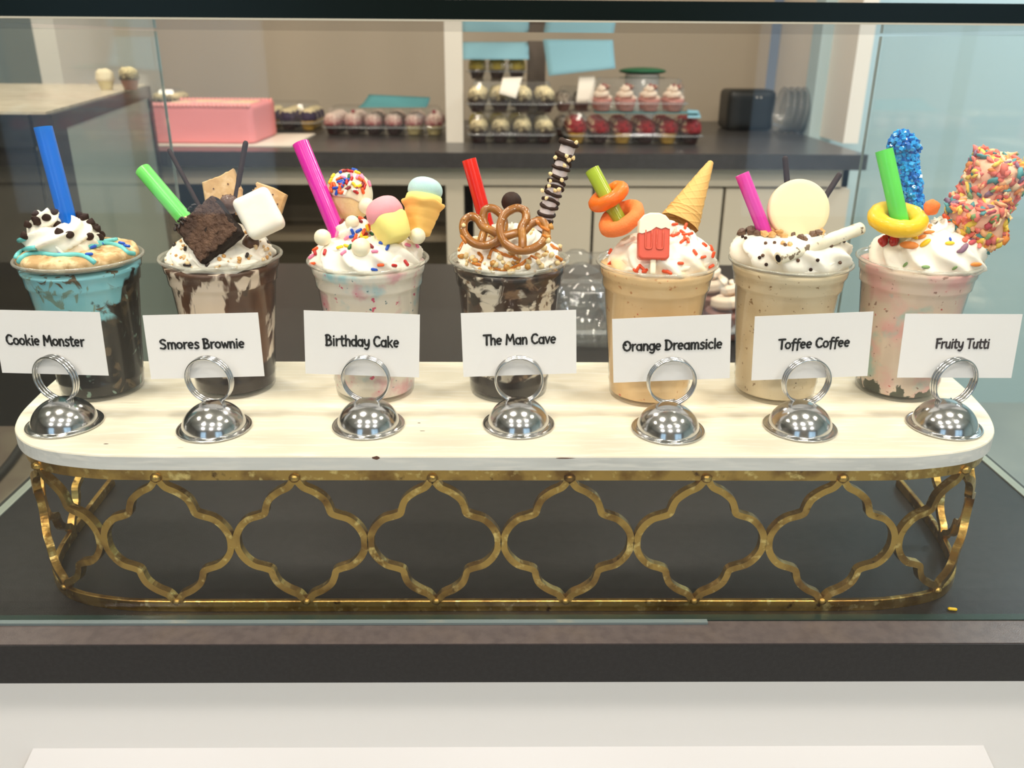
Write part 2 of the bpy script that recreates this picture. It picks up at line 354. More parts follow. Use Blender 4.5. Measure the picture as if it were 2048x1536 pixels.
# neighbouring case on the left
z_ = .30
n0, n1 = atz(105, 228, z_), atz(297, 172, z_)
lc = empty('tall_display_fridge', ((n0.x-.4), (n0.y+n1.y)/2, FLOOR), 'tall dark framed refrigerated case with a pale stone top beyond the left glass', 'display fridge')
def quadbox(p, q, th, z0, z1, outx):  # slab along p->q (xy), thickness th toward -x side
    d = Vector((q.x-p.x, q.y-p.y, 0)).normalized(); nn = Vector((-d.y, d.x, 0))*th
    P = [Vector((p.x, p.y, 0)), Vector((q.x, q.y, 0)), Vector((q.x, q.y, 0))+nn, Vector((p.x, p.y, 0))+nn]
    return MB().add([(v.x, v.y, z0) for v in P]+[(v.x, v.y, z1) for v in P], [(0,3,2,1),(4,5,6,7),(0,1,5,4),(1,2,6,5),(2,3,7,6),(3,0,4,7)])
mt_fr = M('black_case_frame', (38, 36, 33), .4)
part('side_panel', quadbox(n0, n1, .02, FLOOR, z_-.012, 0), M('frosted_side_panel', (150, 160, 148), .35, var=[((160, 170, 158), 2, .3, .7)]), lc, False)
o_ = Vector((.004, 0, 0))
def lerp(a, b, t): return a+(b-a)*t
part('frame_post', quadbox(n0+o_-Vector((.0, .012, 0)), lerp(n0, n1, .06)+o_, .03, FLOOR, z_, 0), mt_fr, lc, False)
part('frame_post', quadbox(lerp(n0, n1, .955)+o_, n1+o_, .03, FLOOR, z_, 0), mt_fr, lc, False)
part('frame_rail', quadbox(lerp(n0, n1, .06)+o_, lerp(n0, n1, .955)+o_, .03, z_-.026, z_, 0), mt_fr, lc, False)
st = MB().add([(n0.x-.005, n0.y-.012, z_), (n1.x-.005, n1.y, z_), (n1.x-1.4, n1.y, z_), (n0.x-1.4, n0.y-.012, z_), (n0.x-.005, n0.y-.012, z_+.004), (n1.x-.005, n1.y, z_+.004), (n1.x-1.4, n1.y, z_+.004), (n0.x-1.4, n0.y-.012, z_+.004)], [(0,3,2,1),(4,5,6,7),(0,1,5,4),(1,2,6,5),(2,3,7,6),(3,0,4,7)])
part('stone_top', st, M('pale_stone', (206, 190, 164), .3, var=[((178, 160, 134), 9, .4, .65), ((225, 212, 190), 30, .5, .7)], stretch=(1, 4, 1)), lc, False)
part('front_frame', MB().box((n0.x-1.4, n0.y-.02, z_-.05), (n0.x-.03, n0.y, z_)), mt_fr, lc, False)
part('front_glass', MB().box((n0.x-1.4, n0.y-.012, FLOOR), (n0.x-.035, n0.y-.004, z_-.05)), M('dark_case_glass', (48, 44, 40), .08, var=[((86, 74, 66), 1.6, .5, .62), ((70, 78, 58), 2.4, .58, .68)]), lc, False)

# made-up low box and curved tube standing in for reflections at far left
lw = empty('reflection_stand_in', (-1.0, 1.15, FLOOR), 'brownish box with a curved dark tube, added to suggest reflections in the left glass', 'display case')
part('body', MB().box((-1.6, .78, FLOOR), (-.64, min(1.2, n0.y-.05), -.14)), M('brownish_reflection_tone', (126, 118, 98), .35, var=[((96, 84, 72), 3, .5, .6), ((140, 138, 116), 5, .6, .66)]), lw, False)
part('reflection_curve', tube(smoothpath([tuple(atz(-40, 990, -.136)), tuple(atz(20, 925, -.136)), tuple(atz(62, 860, -.136)), tuple(atz(84, 822, -.136))], 8), .006, 8), mt_fr, lw)
# ---------------- the stand: white board on a gilded lattice frame ----------------
BX0, BX1, BF, BB, ZB, TH = -.3841, .3956, .5494, .7439, .1376, .0118
CX, BYC = .006, .6466
HALF = {1: [(0, BF), (.15, BF), (.27, BF), (.312, .5525), (.352, .5645), (.377, .587), (.392, .620), (.400, .66), (.404, .70), (.406, .757)],
        -1: [(0, BF), (-.15, BF), (-.26, BF), (-.302, .5525), (-.341, .5645), (-.367, .588), (-.3810, .620), (-.387, .66), (-.3900, .70), (-.393, .757)]}
OUT = {}
for sg_ in (1, -1):
    P_ = np.array(smoothpath([(a, b, 0) for a, b in HALF[sg_]], 12))[:, :2]; L_ = np.concatenate([[0], np.cumsum(np.linalg.norm(np.diff(P_, axis=0), axis=1))]); OUT[sg_] = (P_, L_)
SMAX = {k: v[1][-1] for k, v in OUT.items()}
def stad(s, ins):   # open outline: arc length from the front centre, inset towards the inside
    sg_ = 1 if s >= 0 else -1; P_, L_ = OUT[sg_]; a = min(abs(s), L_[-1])
    f = lambda q: np.array([np.interp(q, L_, P_[:, 0]), np.interp(q, L_, P_[:, 1])])
    p = f(a); t = f(min(a+.003, L_[-1]))-f(max(a-.003, 0))
    if a < .003: t = np.array([sg_*1., 0.])
    t /= np.linalg.norm(t)+1e-12; n = np.array([-t[1], t[0]])*sg_
    p = p+n*ins; return float(p[0]), float(p[1])
fstad = stad
st_ = empty('display_stand', (CX, BYC, 0), 'long white board with rounded front corners on a gilded quatrefoil lattice frame, holding the milkshakes', 'stand')
mt_board = M('distressed_white_paint', (244, 236, 214), .5, bump=(40, .25), stretch=(1, 9, 9), bdist=.0006,
    var=[((238, 229, 206), 9, .5, .8), ((250, 244, 228), 30, .5, .65), ((216, 200, 172), 16, .72, .78), ((150, 110, 78), 26, .765, .785)])
N_ = 160
prof = [(0, .0), (0, TH-.0015), (.0005, TH-.0005), (.0016, TH)]
ss = [q for q in np.linspace(-SMAX[-1], SMAX[1], N_) if stad(q, 0)[1] < BB]
mb = MB(); n_ = len(ss)+2
for ins, z in prof:
    r_ = [(*stad(q, ins), ZB-TH+z) for q in ss]; r_ = [(r_[0][0]-.0003, BB-ins, ZB-TH+z)]+r_+[(r_[-1][0]+.0003, BB-ins, ZB-TH+z)]; mb.v += r_
for k in range(3):
    for i in range(n_): j = (i+1) % n_; mb.f.append((k*n_+i, k*n_+j, (k+1)*n_+j, (k+1)*n_+i))
mb.f.append(tuple(range(n_))[::-1]); mb.f.append(tuple(3*n_+i for i in range(n_)))
bo = part('board', mb, mt_board, st_, False)
mt_bedge = M('board_edge_shade_tone', (212, 212, 208), .5, bump=(40, .25), stretch=(1, 9, 9), bdist=.0006, var=[((198, 198, 194), 12, .45, .7), ((222, 220, 214), 30, .5, .65)])  # side faces darkened and greyed to paint in their dimmer, cooler daylight
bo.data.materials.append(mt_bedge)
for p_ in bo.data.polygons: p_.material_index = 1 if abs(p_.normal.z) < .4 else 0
mt_gold = M('gilded_metal', (190, 154, 82), .30, metal=.92, bump=(160, .5), bdist=.001, var=[((136, 102, 50), 45, .46, .64), ((92, 64, 34), 90, .66, .74), ((240, 214, 140), 130, .58, .72)])
def band(name, z0, z1, i0, i1):
    m = MB(); qs = np.linspace(-SMAX[-1], SMAX[1], 150); n = len(qs)
    for ins, z in ((i0, z0), (i0, z1-.0006), (i0+.0006, z1), (i1-.0006, z1), (i1, z1-.0006), (i1, z0)): m.v += [(*stad(q, ins), z) for q in qs]
    for k in range(6):
        for i in range(n-1): l = (k+1) % 6; m.f.append((k*n+i, k*n+i+1, l*n+i+1, l*n+i))
    m.f += [tuple(k*n for k in range(6)), tuple(k*n+n-1 for k in range(6))[::-1]]
    return part(name, m, mt_gold, st_, False)
band('top_band', ZB-TH-.0100, ZB-TH-.0002, .0035, .0065); band('bottom_band', .0003, .0098, .0035, .0075)
og = [(0, 1), (.05, .94), (.12, .86), (.27, .79), (.415, .68), (.475, .56), (.505, .465), (.60, .42), (.76, .37), (.89, .26), (.97, .12), (.985, 0)]
half = smoothpath([(a, b, 0) for a, b in og], 3)
quad = [(p[0], p[1]) for p in half] + [(p[0], -p[1]) for p in half[::-1][1:]] + [(-p[0], -p[1]) for p in half[1:]] + [(-p[0], p[1]) for p in half[::-1][1:-1]]
zc = (ZB-TH-.010+.010)/2+.0002; hh = (ZB-TH-.010-.010)/2+.0015
cents = [((k+.5)*.1004, .1004) for k in range(-6, 6) if abs(k+.5)*.1004 < SMAX[1]-.03]
rw, rd = .0026, .0032
for s0, ww in cents:
    n = len(quad); m = MB()
    P = np.array([(s0+q[0]*(ww/2-.0015), zc+q[1]*hh) for q in quad]); T = np.roll(P, -1, 0)-np.roll(P, 1, 0); T /= np.linalg.norm(T, axis=1)[:, None]; Nn = np.stack([T[:, 1], -T[:, 0]], 1)
    for i in range(n):
        for sg, dd in ((1, -1), (1, 1), (-1, 1), (-1, -1)):
            jit = 1+.12*nz((P[i, 0]*40, P[i, 1]*60, sg), 1.5)
            q = P[i]+Nn[i]*sg*rw*jit; x, y = fstad(q[0], .0065+dd*rd*.9-.001); m.v.append((x, y, q[1]))
        # order: outer-front, outer-back, inner-back, inner-front
    for i in range(n):
        j = (i+1) % n
        for k in range(4): l = (k+1) % 4; m.f.append((i*4+k, i*4+l, j*4+l, j*4+k))
    part('quatrefoil_loop', m, mt_gold, st_, False)
    for zz, rr in ((zc+hh+.0005, .0036), (zc-hh+.0012, .0030)):
        b_ = ball(rr, 10, (1.2, .9, 1), lambda d: .12*nz(d*3+Vector((s0*9, 0, zz*30))))
        x, y = fstad(s0, .0030); b_.T(Matrix.Translation((x, y, zz))); part('weld_knob', b_, mt_gold, st_)
# worn spots on the board edge
chipm = M('bare_wood_chip', (92, 56, 40), .8, bump=(300, .4))
for px, py, sx, sz in ((752, 912, 7, 3.2), (1545, 917, 3.5, 1.2), (340, 911, 12, .8), (212, 888, 4, 1.4), (1130, 909, 16, 1.0), (838, 846, 2.6, 1.2), (1622, 920, 1, 4), (845, 862, 4, .8)):
    p = atz(px, py, ZB) if py < 908 else at(px, py, BF)
    top = py < 908
    n = 9; pts = []
    for i in range(n):
        a = 2*PI*i/n; k = rnd.uniform(.7, 1.1)*.0005
        pts.append((p.x+sx*k*math.cos(a), p.y+(sz*k*math.sin(a) if top else 0) - (0 if top else .0001), (ZB+.0001) if top else min(p.z, ZB-.0018)+sz*k*math.sin(a)))
    part('paint_chip', prism(pts, .0003, (0, 0, -1) if top else (0, 1, 0)), chipm, st_, False)
# ---------------- cups ----------------
CUPX = [-.3388, -.2277, -.1071, .0062, .1244, .2331, .3404]
CUPY = [.6769, .6836, .6744, .6768, .6684, .6733, .6796]
HC = .1145; ZR = ZB+HC
cupprof = [(.002, .0035), (.0285, .0035), (.0300, .0006), (.0318, .0003), (.0326, .0016), (.0336, .0120), (.0342, .0132), (.0337, .0146), (.0414, .0925), (.0428, .0938), (.0430, .0952), (.0438, .1030), (.0450, .1042), (.0452, .1056), (.0459, .1105), (.0466, .1120), (.0480, .1122), (.0488, .1131), (.0488, .1142), (.0480, .1150), (.0468, .1148), (.0462, .1136)]
mt_cup = clear('clear_cup_plastic', (.985, .985, .98), .06, 1.42, haze=.012, hazecol=(.9, .9, .86))
mt_rim = clear('cup_rim_plastic', (.9, .9, .87), .08, 1.6, haze=.3, hazecol=(.75, .74, .66))
W_ = (246, 240, 222)
S1 = (1, 1, .9)
fills = [
 M('blue_cookie_shake', (136, 200, 210), .45, stretch=(1, 1, .7), bump=(90, .3), var=[((112, 186, 204), 14, .4, .7), ((60, 52, 36), 24, .50, .56, .6, -9, .056, 9), ((26, 20, 14), 60, .50, .57, .8, -9, .052, 9), ((124, 150, 136), 75, .60, .64, 1.0), ((92, 76, 54), 80, .585, .63, .8), ((44, 60, 60), 170, .73, .76)]),
 M('chocolate_brownie_shake', (78, 46, 30), .35, stretch=(1, 1, .45), bump=(90, .3), var=[((110, 74, 50), 50, .45, .65), ((228, 210, 190), 38, .515, .545, .4), ((58, 32, 20), 110, .63, .68, .5), ((84, 54, 36), 60, .54, .60, .6, 14, .096), ((36, 18, 12), 20, .60, .64, .4, -16, .034)]),
 M('birthday_shake', (228, 220, 206), .45, bump=(90, .2), var=[((220, 168, 172), 45, .53, .66), ((158, 200, 206), 42, .54, .68), ((214, 90, 120), 170, .66, .70), ((60, 110, 120), 240, .68, .71), ((232, 178, 176), 40, .58, .72, 0, -2, .03)]),
 M('dark_cookie_fudge_shake', (226, 216, 198), .35, stretch=(.8, .8, 1.0), bump=(90, .3), var=[((64, 42, 30), 48, .475, .53, 1.0, 1.0, .052), ((132, 102, 76), 110, .58, .66, .5), ((30, 17, 12), 70, .56, .62, .8, 1.5, .07), ((28, 14, 10), 22, .60, .64, .3, -24, .022)]),
 M('orange_cream_shake', (234, 196, 142), .45, bump=(90, .2), var=[((240, 206, 156), 22, .4, .65), ((206, 142, 90), 170, .65, .70), ((214, 100, 70), 280, .69, .73)]),
 M('coffee_cream_shake', (220, 204, 172), .45, bump=(90, .2), var=[((206, 186, 150), 25, .45, .7), ((150, 122, 88), 220, .66, .70), ((70, 50, 36), 420, .70, .73)]),
 M('fruity_shake', (226, 206, 188), .45, bump=(90, .2), var=[((230, 178, 172), 30, .48, .62), ((176, 202, 192), 40, .57, .68), ((160, 124, 110), 160, .65, .69), ((200, 90, 84), 240, .69, .73), ((70, 72, 56), 90, .62, .66, .5, -22, .016)]),
]
fillnames = ['pale blue', 'dark chocolate', 'white', 'fudge-streaked', 'pale orange', 'beige', 'pale pink']
shl = ['clear cup of blue shake with dark cookie crumbs, cookie on top', 'clear cup of dark chocolate and marshmallow shake below the brownie', 'clear cup of white shake flecked pink and teal', 'clear cup of white shake streaked with dark fudge below the pretzels', 'clear cup of pale orange shake, gummy rings above', 'clear cup of beige coffee shake with tiny brown flecks', 'clear cup of pale pink shake with fruity specks at its bottom']
mt_cream = M('whipped_cream', (250, 243, 228), .55, sss=.08, spec=.3, bump=(420, .12), bdist=.0004)
mt_cream5 = M('orange_stained_cream', (252, 243, 228), .55, sss=.08, spec=.3, bump=(420, .12), bdist=.0004, var=[((252, 216, 160), 26, .52, .7, 0, -14, .118)])
cups = []
def cupthing(i):
    x, y = CUPX[i], CUPY[i]
    t = empty('milkshake_cup', (x, y, ZB), shl[i], 'milkshake', 'milkshakes on the white board')
    nr = 15
    part('cup', lathe(cupprof[:nr], 72, None, Matrix.Translation((x, y, ZB+.0003))), mt_cup, t)
    part('cup_rim', lathe(cupprof[nr-1:], 72, None, Matrix.Translation((x, y, ZB+.0003))), mt_rim, t)
    top = [.1075, .1085, .1105, .1085, .1105, .1105, .1105][i]
    def rad(z):
        pr = cupprof[2:]
        for a, b in zip(pr, pr[1:]):
            if a[1] <= z <= b[1]: return a[0]+(b[0]-a[0])*(z-a[1])/(b[1]-a[1]+1e-9)-.0007
        return .045
    zs = [.0045, .006, .009, .012, .0135, .015]+[.015+.0775*k/24 for k in range(1, 25)]+[.094, .0955, .099, .103, .1045, .106, .108, .1105]
    zs = [z for z in zs if z <= top]
    P = [(.0005, .0043)]+[(rad(z), z) for z in zs]+[(.03, top+.0005), (.0005, top+.0005)]
    def md(t, k, r, z):
        return (r-.0008*max(0, nz((math.cos(t)*2.2, math.sin(t)*2.2, z*90+i*7))) if .012 < z < .1 else r), z
    part('milkshake', lathe(P, 96, md, Matrix.Translation((x, y, ZB))), fills[i], t)
    cups.append(t); return t
for i in range(7): cupthing(i)
SURF = [[] for _ in range(7)]   # surfaces that toppings rest on, per cup
def swirl(i, c, R0, H, turns, r0, r1, lobes=8, amp=.28, twist=2.0, z0=0, peak=(0, 0), seed=0, base=None, mat=None, squash=.8, start=0, wob=.1, amp2=.16, flat=.8):
    c = Vector(c); N = int(46*turns); n = 48; P = []; R = []
    for k in range(N+1):
        s = k/N; ph = start+2*PI*turns*s
        rho = R0*(1-s**1.25)*(1+wob*nz((s*6, seed, 0))); zz = z0+H*s**1.05
        P.append((c.x+rho*math.cos(ph)+peak[0]*s*s, c.y+rho*math.sin(ph)+peak[1]*s*s, c.z+zz))
        q = r0+(r1-r0)*s; q *= min(1, (1-s)*9+.06)*min(1, s*14+.3)
        th = np.linspace(0, 2*PI, n, endpoint=False)+twist*ph*.5
        R.append(q*(1-amp*np.abs(np.sin(lobes*th/2))**.7))
    m = tube(P, np.array(R), n, up=(0, 0, 1))
    if base:   # mound that the rope lies on: (radius, height)
        br, bh = base
        pr = [(.0005, bh)]+[(br*math.sin(a), bh*math.cos(a)**flat) for a in np.linspace(.12, PI/2-.02, 26)]+[(br, -.001), (br*.6, -.004), (.0005, -.004)]
        def md(t, k, r, z):
            f = abs(math.sin(5*t+z*140+seed)); q = 1+amp2*(1-f)*(min(1, r/.02))-amp2*.4
            return min(r*q, .0455 if z < .004 else 1) if z > -.0005 else min(r, .0455), z*(1+.10*nz((math.cos(t)*2, math.sin(t)*2, seed)))
        m.join(lathe(pr, 96, md, Matrix.Translation(c)))
    o = []
    for v in m.v:
        p = Vector(v); d = noise.noise_vector(p*45+Vector((seed, 0, 0)))*.0022+noise.noise_vector(p*120)*.0008+noise.noise_vector(p*330)*.0003; o.append(tuple(p+d))
    m.v = o
    SURF[i].append((list(m.v), list(m.f)))
    part('whipped_cream', m, mat or mt_cream, cups[i]); return m
X, Y = CUPX, CUPY
# cup 1: cookie lid, then a small piped swirl on it
mt_cookie = M('golden_cookie', (196, 160, 112), .8, bump=(160, .8), bdist=.0012, var=[((238, 210, 164), 90, .45, .6), ((178, 130, 80), 140, .58, .68)])
cx, cy = X[0], Y[0]-.001
cz = ZR-.004
cp = [(.0005, 0), (.036, 0), (.0425, .0015), (.0448, .005), (.0435, .0085), (.039, .0105), (.030, .0118), (.018, .0122), (.0005, .0124)]
cp = smoothpath([(a, b, 0) for a, b in cp], 4); cp = [(max(p[0], .0005), p[1]) for p in cp]
ck = lathe(cp, 84, lambda t, k, r, z: (r*(1+.018*nz((math.cos(t)*2, math.sin(t)*2, 3))), z+(.0030*nz((r*math.cos(t)*60, r*math.sin(t)*60, 1))+.0012*nz((r*math.cos(t)*260, r*math.sin(t)*260, 1))) if z > .004 else z), Matrix.Translation((cx, cy, cz)))
SURF[0].append((list(ck.v), list(ck.f)))
ck.v = [tuple(v) for v in ck.v]
single('cookie', ck, mt_cookie, 'large round golden cookie lying like a lid on the blue shake', 'cookie')
swirl(0, (X[0]-.007, Y[0]-.004, ZR+.0075), .0225, .027, 2.0, .0150, .0095, lobes=6, amp=.34, base=(.024, .016), peak=(-.012, 0), seed=3, start=PI*.15, twist=1.6)
swirl(1, (X[1]+.001, Y[1], ZR-.004), .032, .028, 2.4, .0145, .009, lobes=7, amp=.36, base=(.040, .022), seed=11, start=PI*1.1)
swirl(2, (X[2]+.0, Y[2], ZR-.003), .032, .032, 2.5, .0140, .009, lobes=6, amp=.32, base=(.042, .024), peak=(-.012, 0), seed=17, start=PI*1.5)
swirl(3, (X[3]+.0, Y[3], ZR-.003), .032, .029, 2.5, .0140, .009, lobes=7, amp=.38, base=(.041, .023), seed=23, start=PI*1.2)
swirl(4, (X[4]+.004, Y[4], ZR-.004), .0305, .035, 2.6, .0145, .010, lobes=7, amp=.34, base=(.041, .027), seed=29, start=PI*.9, mat=mt_cream5)
swirl(5, (X[5]+.0, Y[5]+.002, ZR-.001), .033, .017, 1.9, .0145, .013, lobes=8, amp=.34, flat=.35, base=(.0450, .022), seed=37, start=PI*1.3)
swirl(6, (X[6]+.006, Y[6], ZR-.004), .030, .036, 2.7, .0140, .009, lobes=8, amp=.42, base=(.042, .032), peak=(.004, .0), seed=41, start=PI*1.4)
BV = {}
def bvh(i):
    if i not in BV:
        V = []; F = []
        for v, f in SURF[i]: n = len(V); V += v; F += [tuple(a+n for a in q) for q in f]
        BV[i] = BVHTree.FromPolygons(V, F)
    return BV[i]
def hit(i, px, py):
    d = ray(px, py).normalized(); p, n, _, _ = bvh(i).ray_cast(EYE, d)
    if p is None: return None
    if n.dot(d) > 0: n = -n
    return p, n
def hitnear(i, px, py):
    cx_, cy_ = CUPX[i] if i < 7 else 0, 0
    h = hit(i, px, py)
    if h or i > 6: return h
    q = Vector((CUPX[i], CUPY[i], ZR+.008))-EYE; sx = 1024+F_PX*q.dot(CR)/q.dot(FWD); sy = 768-F_PX*q.dot(CU)/q.dot(FWD)
    for k in range(1, 25):
        h = hit(i, px+(sx-px)*k*.04, py+(sy-py)*k*.04+0)
        if h: return h
    return None
def addsurf(i, mb): SURF[i].append((list(mb.v), list(mb.f))); BV.pop(i, None)
# ---------------- toppings ----------------
SHK = ['blue shake', 'chocolate brownie shake', 'pink-flecked white shake', 'fudge-streaked shake', 'pale orange shake', 'beige coffee shake', 'fruity pink shake']
def cpx(k, cx, cy):  # crop coordinates of the study views -> photo pixels
    x0 = (0, 560, 1100, 1448)[k]; return x0+cx*.29297, 220+cy*.29297
def straw(i, p0, p1, Y0, Y1, wpx, mat, label, ext=.022):
    a, b = at(*p0, Y0), at(*p1, Y1); d = (b-a).normalized(); b2 = b+d*ext
    r = wpx/2/F_PX*(a-EYE).dot(FWD); L = (b2-a).length
    M4 = axis(a, b2); k = [(r, 0), (r, L), (r-.0005, L), (r-.0005, 0), (r, 0)]
    n = 14; prof = [(r, L*t/n) for t in range(n+1)]+[(r-.0005, L*(1-t/n)) for t in range(n+1)]+[(r, 0)]
    m = lathe(prof, 32, None, M4); single('drinking_straw', m, mat, label, 'straw', 'wide drinking straws in the milkshakes')
def plastic(name, rgb, tr=.0): return M(name, rgb, .25, spec=.5, sss=.3, coat=.3)
straw(0, (86, 254), (130, 420), .690, .682, 35, plastic('blue_straw_plastic', (0, 104, 214)), 'wide blue drinking straw leaning out of the blue shake')
straw(1, (286, 340), (371, 440), .700, .678, 32, plastic('green_straw_plastic', (112, 222, 104)), 'wide bright green straw left of the brownie')
straw(2, (601, 286), (667, 446), .700, .680, 33, plastic('magenta_straw_plastic', (228, 44, 172)), 'wide magenta straw in the pink-flecked shake, tallest of the two pink straws')
straw(3, (938, 319), (968, 430), .690, .682, 29, plastic('red_straw_plastic', (232, 36, 24)), 'wide red straw behind the pretzels')
def thinplastic(name, rgb, k=.55):
    m = clear(name, tuple(lin(rgb)[:3]), .1, 1.45, haze=k, hazecol=lin(rgb)[:3]); return m
straw(4, (1184, 339), (1232, 428), .690, .676, 30, thinplastic('lime_clear_plastic', (206, 226, 84)), 'see-through lime straw threaded through orange gummy rings', .014)
straw(5, (1484, 348), (1520, 440), .690, .682, 28, plastic('pink_straw_plastic', (226, 62, 170)), 'short magenta straw in the beige coffee shake')
straw(6, (1768, 300), (1799, 438), .682, .668, 34, thinplastic('green_clear_plastic', (112, 232, 88), .8), 'wide green straw standing in the yellow gummy ring', .006)
CAPS = {}
def capsule(L, r):
    k = (round(L, 5), round(r, 5))
    if k not in CAPS:
        n = 8; pr = [(.00005, -L/2)]+[(r*math.sin(a), -L/2+r*(1-math.cos(a))) for a in (.6, 1.2)]+[(r, -L/2+r), (r, L/2-r)]+[(r*math.sin(a), L/2-r*(1-math.cos(a))) for a in (1.2, .6)]+[(.00005, L/2)]
        CAPS[k] = lathe(pr, n)
    return CAPS[k]
MESHC = {}
def cmesh(key, fn, mat):
    k = (key, mat.name)
    if k not in MESHC: MESHC[k] = me(fn(), mat, True, mat.name)
    return MESHC[k]
def rod(p, n, L, r, mat, label, group, ang=None, lift=.5, name='sprinkle', cat='sprinkle', tilt=0):
    ms = cmesh(('rod', L, r), lambda: MB().join(capsule(L, r)), mat)
    n = Vector(n).normalized(); a = rnd.uniform(0, PI) if ang is None else ang
    # camera-plane direction, laid into the tangent plane
    d = CR*math.cos(a)+CU*math.sin(a); d = d-n*d.dot(n); d = d.normalized() if d.length > .2 else n.orthogonal().normalized()
    y = n.cross(d).normalized(); x = y.cross(d)
    M4 = Matrix.Translation(Vector(p)+n*r*lift) @ Matrix(((x.x, y.x, d.x, 0), (x.y, y.y, d.y, 0), (x.z, y.z, d.z, 0), (0, 0, 0, 1)))
    return inst(name, ms, M4, label, cat, group)
def bead(p, n, r, mat, label, group, name='candy_bead', cat='candy', lift=.5, sq=(1, 1, 1), fn=None, key=None):
    ms = cmesh((key or 'bead', r, sq), fn or (lambda: ball(r, 12, sq)), mat)
    M4 = facing(Vector(p)+Vector(n)*r*lift, n, rnd.uniform(0, 6))
    return inst(name, ms, M4, label, cat, group)
def cmat(n, rgb, **k): return M(n, rgb, k.pop('rough', .35), coat=.2, **k)
SC = {'red': cmat('red_candy', (190, 24, 26)), 'blue': cmat('blue_candy', (22, 82, 190)), 'green': cmat('green_candy', (14, 96, 50)), 'yellow': cmat('yellow_candy', (250, 206, 40)),
      'orange': cmat('orange_candy', (238, 92, 34)), 'pink': cmat('pink_candy', (244, 136, 172)), 'white': cmat('white_candy', (246, 240, 230)), 'maroon': cmat('maroon_candy', (130, 16, 30)), 'purple': cmat('purple_candy', (104, 74, 140)), 'teal': cmat('teal_candy', (60, 150, 160))}
mt_choc = M('dark_chocolate', (48, 28, 20), .6, spec=.3); mt_milk = cmat('milk_chocolate', (92, 62, 44), rough=.4)
# --- cup 1 ---
mt_teal = cmat('teal_icing', (110, 200, 200))
for pts in ([(100,1040),(86,1000),(90,955),(120,905),(175,880)], [(108,1020),(128,985),(180,955),(245,945)], [(128,1045),(150,1012),(200,990),(290,985),(390,998),(500,992),(580,1003),(650,1050)],
            [(640,935),(700,918),(780,922),(840,948),(870,978),(915,985)], [(770,870),(840,862),(890,875),(945,888)], [(760,812),(830,820),(900,850),(948,888)], [(610,945),(700,905),(800,890)]):
    hs = [hit(0, *cpx(0, *p)) for p in smoothpath([(a, b, 0) for a, b in pts], 4) for p in [p[:2]]]
    P = [h[0]+Vector((0, 0, .0006)) for h in hs if h and h[0].z > ZR-.006 and (h[0].y < cy+.05)]
    if len(P) > 3:
        P = [Vector(P[0])]+[(P[k-1]+P[k]*2+P[k+1])/4 for k in range(1, len(P)-1)]+[P[-1]]
        single('icing_stripe', tube([tuple(p) for p in P], .0019, 10), mt_teal, 'teal icing stripe piped across the golden cookie', 'icing', 'teal icing stripes on the cookie')
for c_ in ((120,925),(400,980),(610,1000),(630,940),(830,925),(866,945),(866,825),(680,915)):
    h = hit(0, *cpx(0, *c_))
    if h: rod(h[0], h[1], .0058, .0013, SC['blue'], 'blue sprinkle on the icing of the big golden cookie', 'blue sprinkles on the cookie', rnd.uniform(-.3, .6), 1.6)
def chip():
    return lathe([(.0001, 0), (.0027, 0), (.0034, .0006), (.0034, .0014), (.0026, .0026), (.0012, .0040), (.0004, .0048), (.0001, .0049)], 14)
for c_ in ((378,640),(470,663),(520,655),(560,660),(620,690),(578,715),(318,738),(392,780),(405,835),(478,850),(612,865),(680,870),(692,805),(690,735),(660,770),(245,745),(235,695),(195,780),(160,810),(700,720),(255,760),(640,750),(545,690),(715,745)):
    h = hit(0, *cpx(0, *c_))
    if not h: 
        for dy in (15, 30, 45, 60, 80):
            h = hit(0, *cpx(0, c_[0]+ (12 if c_[0] < 300 else 0), c_[1]+dy))
            if h: break
    if h:
        ms = cmesh('chip', chip, mt_choc); nn = (h[1]+Vector((rnd.uniform(-.5, .5), rnd.uniform(-.5, .2), rnd.uniform(-.4, .4)))).normalized()
        inst('chocolate_chip', ms, facing(h[0]-h[1]*.0008, nn, 0), 'small dark chocolate chip on the whipped cream of the blue shake', 'chocolate chip', 'chocolate chips on the blue shake')
# --- cup 2 ---
def slabface(poly, Y, thick, name, mat, label, cat, holes=(), lean=.35, hm=None, jag=.0):
    P = [at(*p, Y) for p in poly]; c = sum(P, Vector())/len(P)
    P = [Vector((p.x, p.y+(p.z-c.z)*lean, p.z)) for p in P]
    t = empty(name, (c.x, c.y, min(p.z for p in P)), label, cat)
    nn = Vector((0, 1, -lean)).normalized(); b = .0012
    ins = [p+(c-p).normalized()*b for p in P]
    n = len(P); V = [p for p in ins]+[p+nn*b for p in P]+[p+nn*(thick-b) for p in P]+[p+nn*thick for p in ins]; F = [tuple(range(n)), tuple(range(4*n-1, 3*n-1, -1))]
    for k in range(3):
        for i in range(n): j = (i+1) % n; F.append((k*n+i, k*n+n+i, k*n+n+j, k*n+j))
    bod = part('cracker' if 'crack' in name else 'body', MB().add(V, F), mat, t, False)
    for h in holes:
        p = at(*h, Y); p = Vector((p.x, p.y+(p.z-c.z)*lean, p.z)); m = lathe([(.0001, 0), (.0005, 0), (.0007, .0004)], 8, None, facing(p-nn*.00012, -nn)); sub('docking_hole', m, hm, bod)
    return t
mt_gr = M('graham_cracker', (206, 166, 114), .85, bump=(260, .6), bdist=.0008, var=[((186, 142, 90), 70, .45, .7), ((224, 190, 144), 160, .5, .7)])
mt_hole = M('baked_hole', (120, 78, 44), .9)
